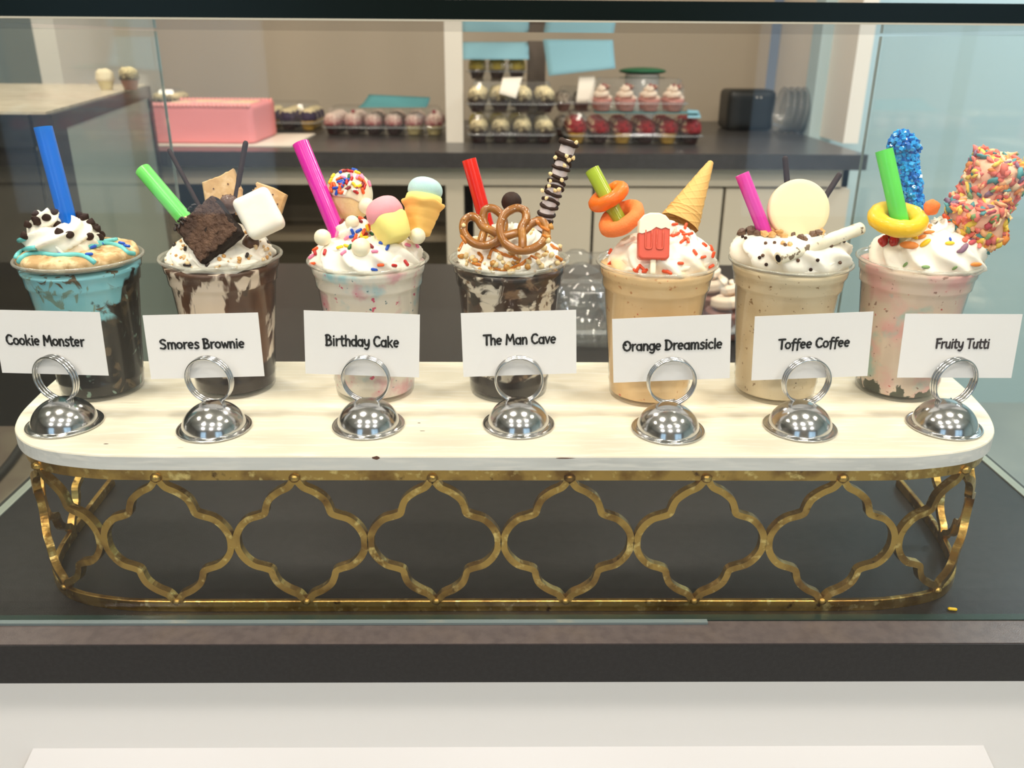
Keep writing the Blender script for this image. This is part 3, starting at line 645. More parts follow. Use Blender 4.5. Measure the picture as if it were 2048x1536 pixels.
def rough(poly, seed, amp=.9, seg=6):
    q = random.Random(seed); out = []
    for a, b, jg in [(poly[i], poly[(i+1) % len(poly)], poly[i][2]) for i in range(len(poly))]:
        for k in range(seg):
            t = k/seg; out.append((a[0]+(b[0]-a[0])*t+(q.uniform(-1, 1)*amp*jg if k else 0), a[1]+(b[1]-a[1])*t+(q.uniform(-1, 1)*amp*jg if k else 0)))
    return out
g1 = rough([(401, 365, 1.2), (432, 354, 1.5), (461, 338, 0), (473, 362, 0), (478, 372, 3), (487, 408, 0), (484, 425, 0), (418, 425, 0)], 3)
slabface(g1, .700, .0065, 'graham_cracker', mt_gr, 'broken graham cracker square standing up behind the brownie, left of two', 'cracker', [(427, 378), (455, 369), (462, 389), (447, 391), (440, 402)], hm=mt_hole)
g2 = rough([(510, 365, .3), (545, 376, .3), (572, 389, 0), (563, 424, 0), (552, 445, 0), (505, 430, 2.5), (499, 390, 3), (507, 377, 3)], 5)
slabface(g2, .700, .0065, 'graham_cracker', mt_gr, 'broken graham cracker piece leaning right behind the marshmallow', 'cracker', [(545, 390), (556, 408), (530, 380)], hm=mt_hole)
def stick(p0, p1, Y0, Y1, wpx, mat, label, name='chocolate_stick', cat='chocolate stick', ext=.02, taper=True):
    a, b = at(*p0, Y0), at(*p1, Y1); d = (b-a).normalized(); b = b+d*ext; L = (b-a).length; r = wpx/2/F_PX*(a-EYE).dot(FWD); n = 16
    P = [tuple(a+d*L*k/n) for k in range(n+1)]; R = [r*(1+.05*nz((k*.8, r*900, 1))) for k in range(n+1)]; R[0] = r*.55; 
    P.insert(1, tuple(a+d*.0015)); R.insert(1, r*.95)
    return single(name, tube(P, R, 12), mat, label, cat, 'chocolate sticks in the shakes' if name == 'chocolate_stick' else None)
stick((337, 298), (396, 408), .705, .690, 9, mt_choc, 'thin dark chocolate stick between the green straw and graham cracker')
stick((492, 282), (472, 392), .715, .700, 11, mt_choc, 'thin dark chocolate stick standing behind the graham crackers')
# brownie
def facebox(name, cpxy, Yc, S, b, n, spin, nrm, mat, label, cat, disp=None, ngrid=10, subd=None, i=None):
    c = at(*cpxy, Yc); M4 = facing(c, nrm, spin); m = rbox(S, b, ngrid, disp); m.T(M4)
    if i is not None: addsurf(i, m)
    return m, M4
mt_br = M('brownie_crust', (84, 58, 42), .7, bump=(260, 1.0), bdist=.004, var=[((62, 40, 28), 50, .45, .6), ((104, 76, 58), 120, .55, .7), ((40, 25, 18), 18, .56, .62, 1.5)])
mt_br2 = M('brownie_crumb', (34, 20, 14), .85, bump=(420, 1.0), bdist=.002)
bc = at(421, 462, .6545); bn = Vector((-.16, -.86, .42)); Mb = facing(bc, bn, math.radians(43))
tb = empty('brownie_square', (bc.x, bc.y, ZR), 'dark fudge brownie square with crackled top set on the cream', 'brownie')
dd = lambda p: .0011*nz(p*160)+.0006*nz(p*420)
m = rbox((.0196, .0186, .0068), .0022, 22, dd); addm = MB().join(m).T(Mb); addsurf(1, addm)
part('crumb', MB().join(m).T(Mb), mt_br2, tb)
cr = rbox((.0192, .0182, .0013), .0012, 26, lambda p: .0011*nz(p*180)+.0010*nz(p*420)-.0022*max(0, .14-abs(nz(p*110)))/.14); cr.v = [(v[0], v[1], v[2]+.0064+.0008*nz((v[0]*90, v[1]*90, 0))) for v in cr.v]
part('crackled_top', cr.T(Mb), mt_br, tb)
mt_marsh = M('white_marshmallow', (252, 244, 230), .7, sss=.4, bump=(120, .15))
mm, _ = facebox('marshmallow', (519, 428), .668, (.0150, .0165, .0110), .0052, 14, math.radians(24), Vector((.14, -.9, .34)), mt_marsh, '', '', lambda p: .0004*nz(p*120))
single('marshmallow', mm, mt_marsh, 'white square marshmallow on the cream right of the brownie', 'marshmallow')
def lump(i, cxy, r, mat, label, cat, name, Yc=None, group=None, dist=.1, sq=(1, 1, 1), sink=.5):
    if Yc: c = at(*cxy, Yc)
    else:
        h = hit(i, *cxy); 
        if not h: return
        c = h[0]+h[1]*r*sink
    m = ball(r, 20, sq, lambda d: dist*nz(d*1.6+Vector((cxy[0], cxy[1], 0)))+dist*.3*nz(d*5)); m.T(Matrix.Translation(c)); return single(name, m, mat, label, cat, group)
lump(1, (508, 491), .0066, mt_milk, 'milk chocolate nugget on the cream below the marshmallow', 'chocolate', 'chocolate_nugget')
lump(1, (458, 408), .0075, mt_milk, 'milk chocolate nugget behind the brownie in front of the graham cracker', 'chocolate', 'chocolate_nugget', Yc=.686)
mt_blk = cmat('dark_sprinkle', (38, 24, 20))
for cx_, cy_, an in ((1185,905,1.4),(1195,925,2.0),(1270,950,2.0),(1280,1055,0),(1420,1060,1.5),(1140,935,.2),(1140,970,1.6),(1830,910,1.9),(1900,940,.4),(1785,868,2.6),(1590,690,.5),(1605,675,2),(1680,990,1)):
    h = hit(1, *cpx(0, cx_, cy_))
    if h: rod(h[0], h[1], .0046 if cy_ != 1055 else .0065, .0012, mt_blk, 'dark chocolate sprinkle scattered on the cream around the brownie', 'dark sprinkles around the brownie', an, .8)
for cx_, cy_ in ((1230,760),(1245,775),(1215,785),(1225,800),(1200,815),(1310,670),(1325,655),(1295,680),(1240,745),(1260,750)):
    h = hit(1, *cpx(0, cx_, cy_))
    c = (h[0] if h and h[0].y < .68 else at(*cpx(0, cx_, cy_), .664))
    rod(c, (0, -.8, .6), .0042, .0012, mt_blk, 'dark chocolate sprinkle clustered at the foot of the green straw', 'dark sprinkles by the green straw', rnd.uniform(0, 3), .8)
mt_cr = M('toasted_crumb', (220, 168, 104), .85, bump=(300, .5)); mt_cr2 = M('pale_crumb', (238, 208, 162), .85)
def scatter(i, n, box, fn, ok=None, seed=1):
    q = random.Random(seed); k = 0; t = 0
    while k < n and t < n*12:
        t += 1; x, y = q.uniform(box[0], box[2]), q.uniform(box[1], box[3])
        if ok and not ok(x, y): continue
        h = hit(i, x, y)
        if not h: continue
        fn(h, q); k += 1
def crumbfn(label, group, rs, mats, name='crumb', cat='crumb', flat=.7):
    def f(h, q):
        r = q.choice(rs); mt = q.choice(mats); s = q.randint(0, 3)
        ms = cmesh(('chunk', r, s, flat), lambda: chunk(r, s, flat), mt); inst(name, ms, facing(h[0]+h[1]*r*.3, h[1], q.uniform(0, 6)), label, cat, group)
    return f
notbr = lambda x, y: not (352 < x < 492 and 400 < y < 528 and abs(x-420)/70+abs(y-463)/65 < 1.05)
scatter(1, 46, (325, 410, 560, 535), crumbfn('toasted graham crumb sprinkled on the cream around the brownie', 'graham crumbs around the brownie', (.0009, .0014, .002), (mt_cr, mt_cr2)), notbr, 4)
# --- cup 3 ---
mt_cake = M('vanilla_cake', (236, 206, 152), .85, bump=(260, .7), bdist=.001, var=[((246, 222, 176), 90, .45, .65)])
mt_dip = cmat('white_chocolate_dip', (244, 234, 206), sss=.2)
bc3 = at(699, 388, .704); tcb = empty('cake_ball', (bc3.x, bc3.y, ZR), 'vanilla cake ball dipped in white chocolate with rainbow sprinkles', 'cake ball')
rb = .0190
core = ball(rb*.965, 28, (1, 1, 1.05), lambda d: .02*nz(d*4)); core.T(Matrix.Translation(bc3-Vector((0, 0, .003)))); part('cake', core, mt_cake, tcb)
sh = lathe([(rb*1.0*math.sin(a), rb*1.0*math.cos(a)) for a in np.linspace(.001, 1.52, 26)]+[(rb*.99, 0.0-.0005), (rb*.95, 0.0)], 56, lambda t, k, r, z: ((r*(1+.02*nz((math.cos(t)*2, math.sin(t)*2, z*90)))), z-(.004*max(0, (k-14)/12)*(.9*nz((math.cos(t)*1.7, math.sin(t)*1.7, 4))+.15))), Matrix.Translation(bc3) @ Matrix.Rotation(.22, 4, 'Y'))
SURF.append([]); SURF[7].append((list(sh.v), list(sh.f))); part('white_dip', sh, mt_dip, tcb)
cols7 = ['blue', 'green', 'orange', 'yellow', 'pink', 'red', 'maroon', 'blue', 'white', 'orange']
def rods(i, n, box, cols, L, r, lab, group, seed, ok=None):
    def f(h, q):
        c = q.choice(cols); rod(h[0], h[1], L, r, SC[c], lab % c, group, q.uniform(0, PI), .75)
    scatter(i, n, box, f, ok, seed)
rods(7, 46, (652, 334, 744, 396), cols7, .0056, .00125, '%s rod sprinkle on the dipped top of the cake ball', 'sprinkles on the cake ball', 5, lambda x, y: y < 388-abs(x-690)*.15 and (x < 722 or y < 372 or rnd.random() < .3))
def candycone(i, base, tip, Yb, Yt, rb_, parts, label, name='candy_cone'):
    a, b = at(*base, Yb), at(*tip, Yt); M4 = axis(a, b); L = (b-a).length
    t = empty(name, tuple(a), label, 'candy', 'ice cream cone shaped marshmallow candies')
    for nm, prof, mat, mod in parts:
        prof = [(max(r*rb_, .00008), z*L) for r, z in prof]; part(nm, lathe(prof, 36, mod, M4), mat, t)
    return t
def scoop(z0, z1, r): 
    zc_ = (z0+z1)/2; h_ = (z1-z0)/2
    return [(r*math.sin(a)**.8, zc_-h_*math.cos(a)) for a in np.linspace(.05, PI-.05, 18)]
mt_pk = M('pink_marshmallow', (246, 166, 176), .75, bump=(350, .3), sss=.3); mt_bl = M('pale_blue_marshmallow', (186, 222, 220), .75, bump=(350, .3), sss=.3)
mt_yl = M('yellow_marshmallow', (250, 232, 138), .7, bump=(200, .2), sss=.3); mt_or = M('orange_marshmallow', (246, 196, 108), .7, bump=(200, .2), sss=.3)
lumpy = lambda t, k, r, z: (r*(1+.05*nz((math.cos(t)*1.6, math.sin(t)*1.6, z*120))), z)
sq4 = lambda t, k, r, z: (r*(1+.07*math.cos(4*t)), z)
candycone(2, (796, 482), (756, 398), .652, .665, .0145, [('scoop', scoop(.36, 1.0, 1.0), mt_pk, lumpy), ('cone', [(.01, 0), (.62, 0), (.78, .05), (.92, .3), (.98, .50), (.9, .56), (.01, .57)], mt_yl, sq4)], 'pink and yellow cone shaped marshmallow candy lying on the cream')
grid = lambda t, k, r, z: (r*(1+.05*math.cos(4*t)-(.035 if (k % 5 == 0 and 1 < k < 20) else 0)), z+.0009*math.sin(5*t)*(k > 16))
orp = [(.01, 0), (.50, 0), (.55, .01)]+[(.55+.42*k/15, .02+.48*k/15) for k in range(1, 15)]+[(1.08, .52), (1.12, .56), (1.05, .59), (.85, .585), (.01, .58)]
candycone(2, (838, 470), (853, 356), .672, .690, .0150, [('scoop', scoop(.58, 1.0, .92), mt_bl, lumpy), ('yellow_layer', [(.01, .5), (.90, .5), (.98, .56), (.98, .62), (.93, .68), (.01, .70)], mt_yl, lumpy), ('cone', orp, mt_or, grid)], 'blue, yellow and orange cone shaped marshmallow candy standing at the back right')
mt_malt = cmat('cream_candy_shell', (242, 234, 204))
for (cx_, cy_), r in (((645,475), .0066), ((706,449), .0055), ((724,498), .0074), ((835,472), .0064), ((733,412), .0066)):
    h = hit(2, cx_, cy_); Yd = {645: .655, 835: .664, 733: .690}.get(cx_)
    lump(2, (cx_, cy_), r, mt_malt, {645: 'cream coloured candy ball on the left edge of the pink-flecked shake', 706: 'small cream candy ball under the pink marshmallow scoop', 724: 'largest cream candy ball at the front of the pink-flecked shake', 835: 'cream candy ball right of the yellow marshmallow cone', 733: 'cream candy ball behind the pink marshmallow scoop'}[cx_], 'candy', 'candy_ball', Yc=Yd, dist=.03, sink=.35)
lst = [(475,680,'green',0),(485,668,'green',.2),(545,762,'maroon',2.4),(395,850,'pink',1.3),(460,873,'pink',.5),(497,866,'blue',.2),(555,848,'yellow',1.0),(575,852,'red',.4),(580,878,'yellow',.3),(630,850,'green',2.3),(600,800,'orange',1.9),(590,806,'yellow',2.2),(510,895,'red',1),(537,875,'orange',1),(245,955,'orange',.4),(245,980,'red',2.2),(308,975,'red',1.5),(185,1010,'pink',.5),(225,1050,'orange',.1),(435,978,'pink',.8),(455,935,'yellow',2.4),(410,945,'yellow',1),(480,940,'green',1.4),(515,940,'yellow',0),(620,935,'maroon',2),(645,972,'pink',.5),(733,942,'blue',1.2),(697,914,'blue',.2),(868,924,'pink',.1),(930,925,'pink',2),(640,1093,'blue',0),(775,1066,'red',.4),(858,1048,'red',2.2),(495,832,'blue',2),(540,828,'blue',.6),(550,680,'orange',2.3),(405,742,'maroon',1),(690,1055,'orange',.2),(520,870,'orange',1.4),(565,830,'orange',1.2)]
for a_, b_, c_, an in lst:
    x_, y_ = cpx(1, a_, b_); h = hitnear(2, x_, y_)
    rod(h[0], h[1], .0058, .00125, SC[c_], '%s rod sprinkle on the cream of the pink-flecked shake' % c_, 'rainbow sprinkles on the pink-flecked shake', an, .8)
# --- cup 4 ---
red4 = None
mt_pz = M('baked_pretzel', (150, 94, 36), .3, coat=.4, bump=(200, .3), var=[((184, 126, 54), 70, .5, .68), ((112, 64, 22), 40, .6, .75)])
pzc = [(.46,-.66),(.2,-.28),(-.06,.06),(-.12,.45),(-.36,.76),(-.72,.66),(-.93,.15),(-.76,-.42),(-.36,-.78),(0,-.86),(.36,-.78),(.76,-.42),(.93,.15),(.72,.66),(.36,.76),(.12,.45),(.06,.06),(-.2,-.28),(-.46,-.66)]
def pretzel(cxy, Yc, R, spin, nrm, label):
    P = smoothpath([(a*R, b*R, (.0012 if 1 <= k <= 3 else -.0012 if 15 <= k <= 17 else 0)) for k, (a, b) in enumerate(pzc)], 6)
    rr = [.0033*(1+.08*nz((k*.35, 0, R*100))) for k in range(len(P))]; m = tube(P, np.array(rr), 12); M4 = facing(at(*cxy, Yc), nrm, spin); m.T(M4)
    t = empty('pretzel', tuple(at(*cxy, Yc)), label, 'pretzel', 'pretzels on the fudge-streaked shake'); addsurf(3, m); tw_ = part('twist', m, mt_pz, t)
    for k in range(26):
        q = rnd.randrange(6, len(P)-6); p = M4 @ (Vector(P[q])+Vector((rnd.uniform(-.0015, .0015), rnd.uniform(-.0015, .0015), .0029)))
        g = chunk(.0005, k % 3); g.T(Matrix.Translation(p)); sub('salt_grain', g, SC['white'], tw_)
mt_nut = M('chopped_peanut', (236, 212, 160), .7, bump=(200, .3), var=[((214, 176, 116), 120, .5, .7)])
scatter(3, 24, (940, 420, 1095, 500), crumbfn('chopped peanut seen through the pretzel loops', 'peanuts behind the pretzels', (.002, .003), (mt_nut,), 'nut_piece', 'nut'), None, 9)
pretzel((969, 455), .652, .0172, math.radians(28), Vector((-.12, -.80, .58)), 'left pretzel, half hidden, on the fudge-streaked shake')
pretzel((1044, 461), .641, .0192, math.radians(-36), Vector((.06, -.80, .60)), 'right pretzel, whole, on the front of the fudge-streaked shake')
lump(3, (1023, 404), .0082, mt_choc, 'glossy dark chocolate ball behind the two pretzels', 'chocolate', 'chocolate_ball', Yc=.690, dist=.02)
# chocolate-banded wafer stick
a4, b4 = at(1140, 281, .700), at(1087, 446, .690); d4 = (b4-a4).normalized(); b4 = b4+d4*.02; L4 = (b4-a4).length; Mw = axis(a4, b4)
tw = empty('dipped_wafer_stick', tuple(a4), 'tall white coated wafer stick drizzled with dark chocolate and nuts', 'wafer stick')
rw4 = 31/2/F_PX*(a4-EYE).dot(FWD)*1.0
mt_lil = cmat('pale_lilac_coating', (216, 204, 204), sss=.1)
cw_ = part('coated_wafer', lathe([(.0001, 0), (rw4*.7, 0), (rw4*.95, .0008), (rw4, .002)]+[(rw4*(1+.03*nz((k, 1, 1))), .002+(L4-.004)*k/20) for k in range(1, 21)]+[(.0001, L4)], 32, None, Mw), mt_lil, tw)
q4 = random.Random(9)
for k in range(15):
    z0_ = .002+.0052*k+q4.uniform(-.0008, .0008)
    if k in (1,): continue
    ph = q4.uniform(-.5, .5); tl = q4.uniform(.0006, .0022)*q4.choice((-1, 1)); P = []
    for j in range(28):
        t_ = 2*PI*j/28; P.append((rw4*1.04*math.cos(t_), rw4*1.04*math.sin(t_), z0_+tl*math.sin(t_+ph)+.0004*nz((t_, k, 0))))
    m = tube(P, np.array([.00145*(1+.45*nz((j*.3, k*3, 0)))*(1.6 if k in (0, 2) else 1) for j in range(28)]), 8, closed=True); m.T(Mw); sub('chocolate_band', m, mt_choc, cw_)
for px_, py_ in ((1110,315),(1138,320),(1147,316),(1129,331),(1101,348),(1124,360),(1118,379),(1085,381),(1110,381),(1152,285),(1101,362),(1093,396),(1098,372),(1133,312),(1090,442),(1100,450)):
    p = at(px_, py_, .686); m = chunk(.0019, rnd.randint(0, 9), .7); m.T(facing(p, (0, -1, .3), rnd.uniform(0, 3))); sub('nut_piece', m, mt_nut, cw_, False)
mt_car = M('amber_caramel', (196, 116, 34), .12, coat=.6, sss=.3)
def drip(i, pts, r, label, group, mat, name='caramel_drizzle', cat='caramel', k=5):
    hs = [hit(i, *p[:2]) for p in smoothpath([(a, b, 0) for a, b in pts], k)]
    P = []
    for h in hs:
        if not h: continue
        q = h[0]+Vector((0, 0, 0))+h[1]*r*.3
        if P and (q-P[-1]).length > .012: continue
        P.append(q)
    if len(P) < 4: return
    for _ in range(2): P = [P[0]]+[(P[j-1]+P[j]*2+P[j+1])/4 for j in range(1, len(P)-1)]+[P[-1]]
    R = [r*(1+.5*nz((j*.35, pts[0][0], 0))) for j in range(len(P))]; R[0] *= .5; R[-1] *= 1.3
    single(name, tube([tuple(p) for p in P], np.array(R), 10), mat, label, cat, group)
for pts in ([(918,503),(925,488),(935,478)], [(938,520),(950,528),(962,530)], [(985,498),(1000,506),(1020,514),(1040,518)], [(1000,488),(985,500),(978,518)], [(1060,512),(1075,520),(1078,527)], [(1100,488),(1112,498),(1126,500)],
            [(922,470),(935,490),(930,510)], [(1085,470),(1100,480),(1108,492)], [(905,500),(915,510),(922,516)], [(985,532),(1000,540),(1020,538),(1038,530)], [(1110,512),(1122,520)], [(955,505),(965,515),(960,525)], [(1072,440),(1085,455),(1098,462)], [(1040,532),(1050,522),(1062,516)]):
    drip(3, pts, .0013, 'amber caramel drizzle run over the cream below the pretzels', 'caramel drizzles', mt_car)
mt_tof = M('toffee_piece', (196, 138, 62), .3, coat=.3, var=[((222, 174, 96), 150, .45, .65)])
notp = lambda x, y: not (930 < x < 1095 and 410 < y < 505)
scatter(3, 70, (898, 430, 1140, 545), crumbfn('small toffee and peanut bit on the cream around the pretzels', 'toffee and peanut bits around the pretzels', (.0012, .002, .0028), (mt_tof, mt_nut, mt_nut), 'nut_piece', 'nut'), notp, 8)
# --- cup 5 ---
mt_gum = M('orange_gummy', (248, 120, 22), .45, sss=.5, coat=.2, bump=(500, .5), bdist=.0004)
mt_gum2 = M('sugared_orange_gummy', (250, 134, 66), .6, sss=.4, bump=(700, .9), bdist=.0005)
def gring(cxy, Yc, R, r, nrm, spin, mat, label, cut=0, zs=1.0, group=None, n=44, name='gummy_ring'):
    P = []
    for k in range(n):
        t_ = 2*PI*k/n; P.append((R*math.cos(t_)*(1+.03*nz((k*.3, R*50, 0))), R*math.sin(t_), .0006*nz((k*.3, 5, R*90))))
    rr = np.array([[r*(1+.1*nz((k*.4, j*.6, R*100)))*(1 if abs(math.cos(2*PI*j/14)) > .5 else zs) for j in range(14)] for k in range(n)])
    m = tube(P, rr, 14, closed=True, up=(0, 0, 1)); m.T(facing(at(*cxy, Yc), nrm, spin)); return single(name, m, mat, label, 'gummy candy', group)
ax5 = (at(1184, 339, .690)-at(1232, 428, .676)).normalized()
gring((1217, 393), .681, .0118, .0056, Vector((ax5.x-.03, -.08, ax5.z)), 0, mt_gum, 'upper orange gummy ring on the lime straw')
gring((1243, 437), .668, .0135, .0060, Vector((ax5.x-.05, -.22, ax5.z)), .4, mt_gum2, 'lower sugared orange gummy ring at the foot of the lime straw')
# sugar cone
ca, cb_ = at(1359, 446, .682), at(1423, 322, .702); Mc = axis(ca, cb_); Lc = (cb_-ca).length; Rc = .0158
mt_cone = M('sugar_cone', (232, 184, 108), .55, bump=(260, .3), var=[((214, 160, 84), 40, .5, .7)])
def cmod(t, k, r, z):
    s = z/Lc; u = (t*6/PI+s*16) % 2-1; v_ = (-t*6/PI+s*16) % 2-1
    g = max(0, 1-abs(u)*5)+max(0, 1-abs(v_)*5)+ (1.2 if abs(s-.14) < .012 or abs(s-.2) < .012 else 0)
    return r*(1+.045*min(1.3, g)*(s < .86)), z
cpf = [(Rc*(1-s*.86), Lc*s) for s in np.linspace(0, .93, 110)]+[(Rc*.17, Lc*.95), (Rc*.15, Lc*.98), (Rc*.09, Lc*.995), (.0001, Lc)]
single('sugar_cone', lathe(cpf, 120, cmod, Mc), mt_cone, 'upside down waffle sugar cone pushed into the orange shake', 'cone')
# popsicle gummy
pc = at(1307, 478, .6335); Mp = facing(pc, Vector((0.0, -.93, .36)), math.radians(-1)); tp5 = empty('popsicle_gummy', (pc.x, pc.y, ZR), 'coral red and white popsicle shaped gummy on the orange shake', 'candy')
mt_cor = M('coral_gummy', (218, 88, 66), .4, sss=.2, coat=.1); mt_pw = M('white_gummy', (250, 236, 208), .45, sss=.3)
outl = []
w5, hb, ht = .0117, -.0155, .0085
for a_ in np.linspace(PI, 1.5*PI, 7): outl.append((-w5+.003+.003*math.cos(a_), hb+.003+.003*math.sin(a_)))
for a_ in np.linspace(1.5*PI, 2*PI, 7): outl.append((w5-.003+.003*math.cos(a_), hb+.003+.003*math.sin(a_)))
topx = [(w5, ht-.001), (w5*.75, ht+.0002), (w5*.45, ht-.001), (w5*.1, ht+.0004), (-w5*.25, ht-.0025), (-w5*.6, ht-.004), (-w5*.85, ht-.005), (-w5, ht-.0045)]
def slab(poly, z0, z1, b): 
    n = len(poly); V = []; 
    for z, k in ((z0, 0), (z1-b, 0), (z1-b*.3, .4), (z1, 1)):
        for x_, y_ in poly: V.append((x_*(1-k*b/.011), y_*(1-k*b/.011*.8), z))
    F = [tuple(range(n))[::-1], tuple(3*n+i for i in range(n))]
    for q in range(3): F += [(q*n+i, q*n+(i+1) % n, (q+1)*n+(i+1) % n, (q+1)*n+i) for i in range(n)]
    return MB().add(V, F)
part('red_body', slab(outl+topx, -.0045, .0035, .001).T(Mp), mt_cor, tp5, False)
for sx in (-.0042, .0042):   # two raised-edge grooves: ribs around sunken slots
    P = [(sx-.0023, .006, .0036), (sx-.0023, -.006, .0036), (sx-.0012, -.0078, .0036), (sx+.0012, -.0078, .0036), (sx+.0023, -.006, .0036), (sx+.0023, .006, .0036)]
    part('groove_rim', tube([tuple(Mp @ Vector(p)) for p in smoothpath(P, 4)], .0008, 8), mt_cor, tp5)
cap5 = [(-w5*.99, ht-.0045)]+[(-a, b) for a, b in [(-x_, y_) for x_, y_ in topx[::-1][1:]]]
wt = [(x_, y_) for x_, y_ in topx][::-1]+[(w5*.98, .0135), (w5*.7, .0172), (w5*.3, .0190), (-w5*.3, .0190), (-w5*.7, .0172), (-w5*.98, .0135)]
part('white_tip', slab(wt[::1], -.0044, .0042, .0008).T(Mp), mt_pw, tp5, False)
part('stick', rbox((.0022, .0060, .0014), .0012, 6).T(Mp @ Matrix.Translation((0, -.0205, 0))), mt_pw, tp5)
mt_os = cmat('orange_red_sprinkle', (236, 84, 40))
lst = [(1260+0,0)]
for a_, b_, an in ((500,845,1.5),(505,800,1.2),(412,878,.3),(430,910,1.3),(418,968,.2),(417,1048,.1),(565,780,1.5),(655,665,.6),(860,760,1.1),(850,785,.3),(930,795,1.4),(975,815,2.0),(1000,830,2.4),(870,855,.3),(835,865,.2),(920,855,.1),(955,850,.5),(925,880,2.0),(940,895,1.6),(1060,900,1.1),(1050,925,.3),(1095,945,2.3),(1110,985,1.6),(985,975,2.1),(1042,1003,.1),(887,1047,0),(770,1020,.3),(1097,1062,.1),(620,1075,2.2),(640,1095,2.2),(590,1095,0),(790,1098,.2),(815,1103,2.8),(600,1085,1),(645,1100,.5),(900,900,.8),(1010,850,.2),(900,840,2.6),(560,800,1.2)):
    h = hit(4, *cpx(2, a_, b_))
    if h: rod(h[0], h[1], .0056, .0012, mt_os, 'orange-red rod sprinkle on the cream of the orange shake', 'orange sprinkles on the orange shake', an, .8)
# --- cup 6 ---
mt_disc = M('ivory_candy_wafer', (240, 222, 180), .5, sss=.1, bump=(70, .15))
pd_ = at(1596, 420, .683); Md = facing(pd_, Vector((-.03, -.93, .36)), 0); Rd = .0240
dp = [(.0001, -.0045), (Rd*.95, -.0045), (Rd, -.0035), (Rd*1.005, 0), (Rd, .0035), (Rd*.96, .0046), (Rd*.8, .0048), (Rd*.3, .0047), (.0001, .0046)]
single('candy_disc', lathe(dp, 72, lambda t, k, r, z: (r, z+(.0004*nz((r*math.cos(t)*90, r*math.sin(t)*90, 0)) if z > .004 else 0)), Md), mt_disc, 'big round ivory candy disc standing in the coffee shake', 'candy')
stick((1570, 312), (1577, 400), .712, .704, 12, mt_choc, 'thin dark chocolate stick straight behind the ivory disc')
stick((1681, 346), (1648, 398), .702, .694, 12, mt_choc, 'thin dark chocolate stick leaning right behind the ivory disc')
mt_roll = M('speckled_cream_roll', (238, 230, 206), .5, bump=(150, .3), var=[((120, 104, 84), 150, .60, .64), ((210, 196, 166), 40, .5, .7)])
ra, rb6 = at(1556, 517, .630), at(1722, 457, .658); Mr = axis(ra, rb6); Lr = (rb6-ra).length; rr_ = .0050
trl = empty('wafer_roll', tuple(ra), 'speckled cream coloured wafer roll lying slanted on the coffee shake', 'wafer')
part('rolled_wafer', lathe([(rr_*.55, .0002), (rr_*.95, 0), (rr_, .0008)]+[(rr_*(1+.06*nz((k*.7, 2, 1))), Lr*k/24) for k in range(1, 25)]+[(rr_*.6, Lr)], 28, lambda t, k, r, z: (r*(1+.05*nz((math.cos(t)*2, math.sin(t)*2, z*80))), z), Mr), mt_roll, trl)
part('shaded_opening', lathe([(.0001, .003), (rr_*.5, .0028), (rr_*.62, .0000), (rr_*.5, -.0004), (rr_*.42, .001), (.0001, .002)], 20, None, Mr), M('roll_opening_shade', (24, 15, 12), .8), trl)  # near-black plug painted as the shade inside the hollow end
mt_bar = M('chocolate_bar_chunk', (104, 78, 62), .5, var=[((130, 104, 84), 150, .5, .7)])
mt_tf2 = M('golden_toffee_chunk', (206, 156, 96), .4, coat=.2, var=[((226, 186, 128), 100, .45, .65)])
def bigchunks(i, lst, label, group, name, cat):
    for a_, b_, r, mt in lst:
        x_, y_ = cpx(3, a_, b_); h = hitnear(i, x_, y_)
        m = chunk(r, rnd.randint(0, 50), .75); m.T(facing(h[0]+h[1]*r*.45, h[1], rnd.uniform(0, 6))); single(name, m, mt, label, cat, group, smooth=False)
bigchunks(5, [(100,800,.0042,mt_bar),(150,815,.0050,mt_bar),(105,845,.0046,mt_bar),(190,845,.0046,mt_bar),(225,855,.0036,mt_bar),(135,790,.0032,mt_bar),(460,855,.0036,mt_bar),(520,880,.0034,mt_bar),(610,860,.0040,mt_bar),(640,850,.0036,mt_bar),(700,800,.0034,mt_bar),(740,720,.0040,mt_bar),(545,890,.0028,mt_bar)], 'brown chocolate bar chunk on the cream of the coffee shake', 'chocolate chunks on the coffee shake', 'chocolate_chunk', 'chocolate')
bigchunks(5, [(270,790,.0038,mt_tf2),(300,815,.0050,mt_tf2),(340,840,.0048,mt_tf2),(385,845,.0044,mt_tf2),(275,860,.0042,mt_tf2),(320,865,.0044,mt_tf2),(240,775,.0030,mt_nut),(285,735,.0034,mt_nut),(255,730,.0034,mt_nut),(745,790,.0040,mt_tf2),(770,780,.0036,mt_tf2),(450,920,.0024,mt_tf2),(400,915,.0024,mt_tf2),(410,870,.0034,mt_tf2),(370,815,.0032,mt_tf2)], 'golden toffee chunk on the cream of the coffee shake', 'toffee chunks on the coffee shake', 'toffee_chunk', 'toffee')
for a_, b_ in ((175,768),(210,760),(243,770),(315,800),(130,870),(150,880),(285,915),(345,912),(418,926),(242,1010),(265,995),(290,1055),(503,1030),(640,1023),(790,1037),(592,1095),(785,905),(815,900),(730,935),(560,890),(665,850),(700,770),(820,760)):
    h = hit(5, *cpx(3, a_, b_))
    if h: bead(h[0], h[1], .0014, mt_choc if (a_+b_) % 3 else mt_milk, 'tiny round dark chocolate bead on the coffee shake cream', 'chocolate beads on the coffee shake', 'chocolate_bead', 'chocolate', .6)
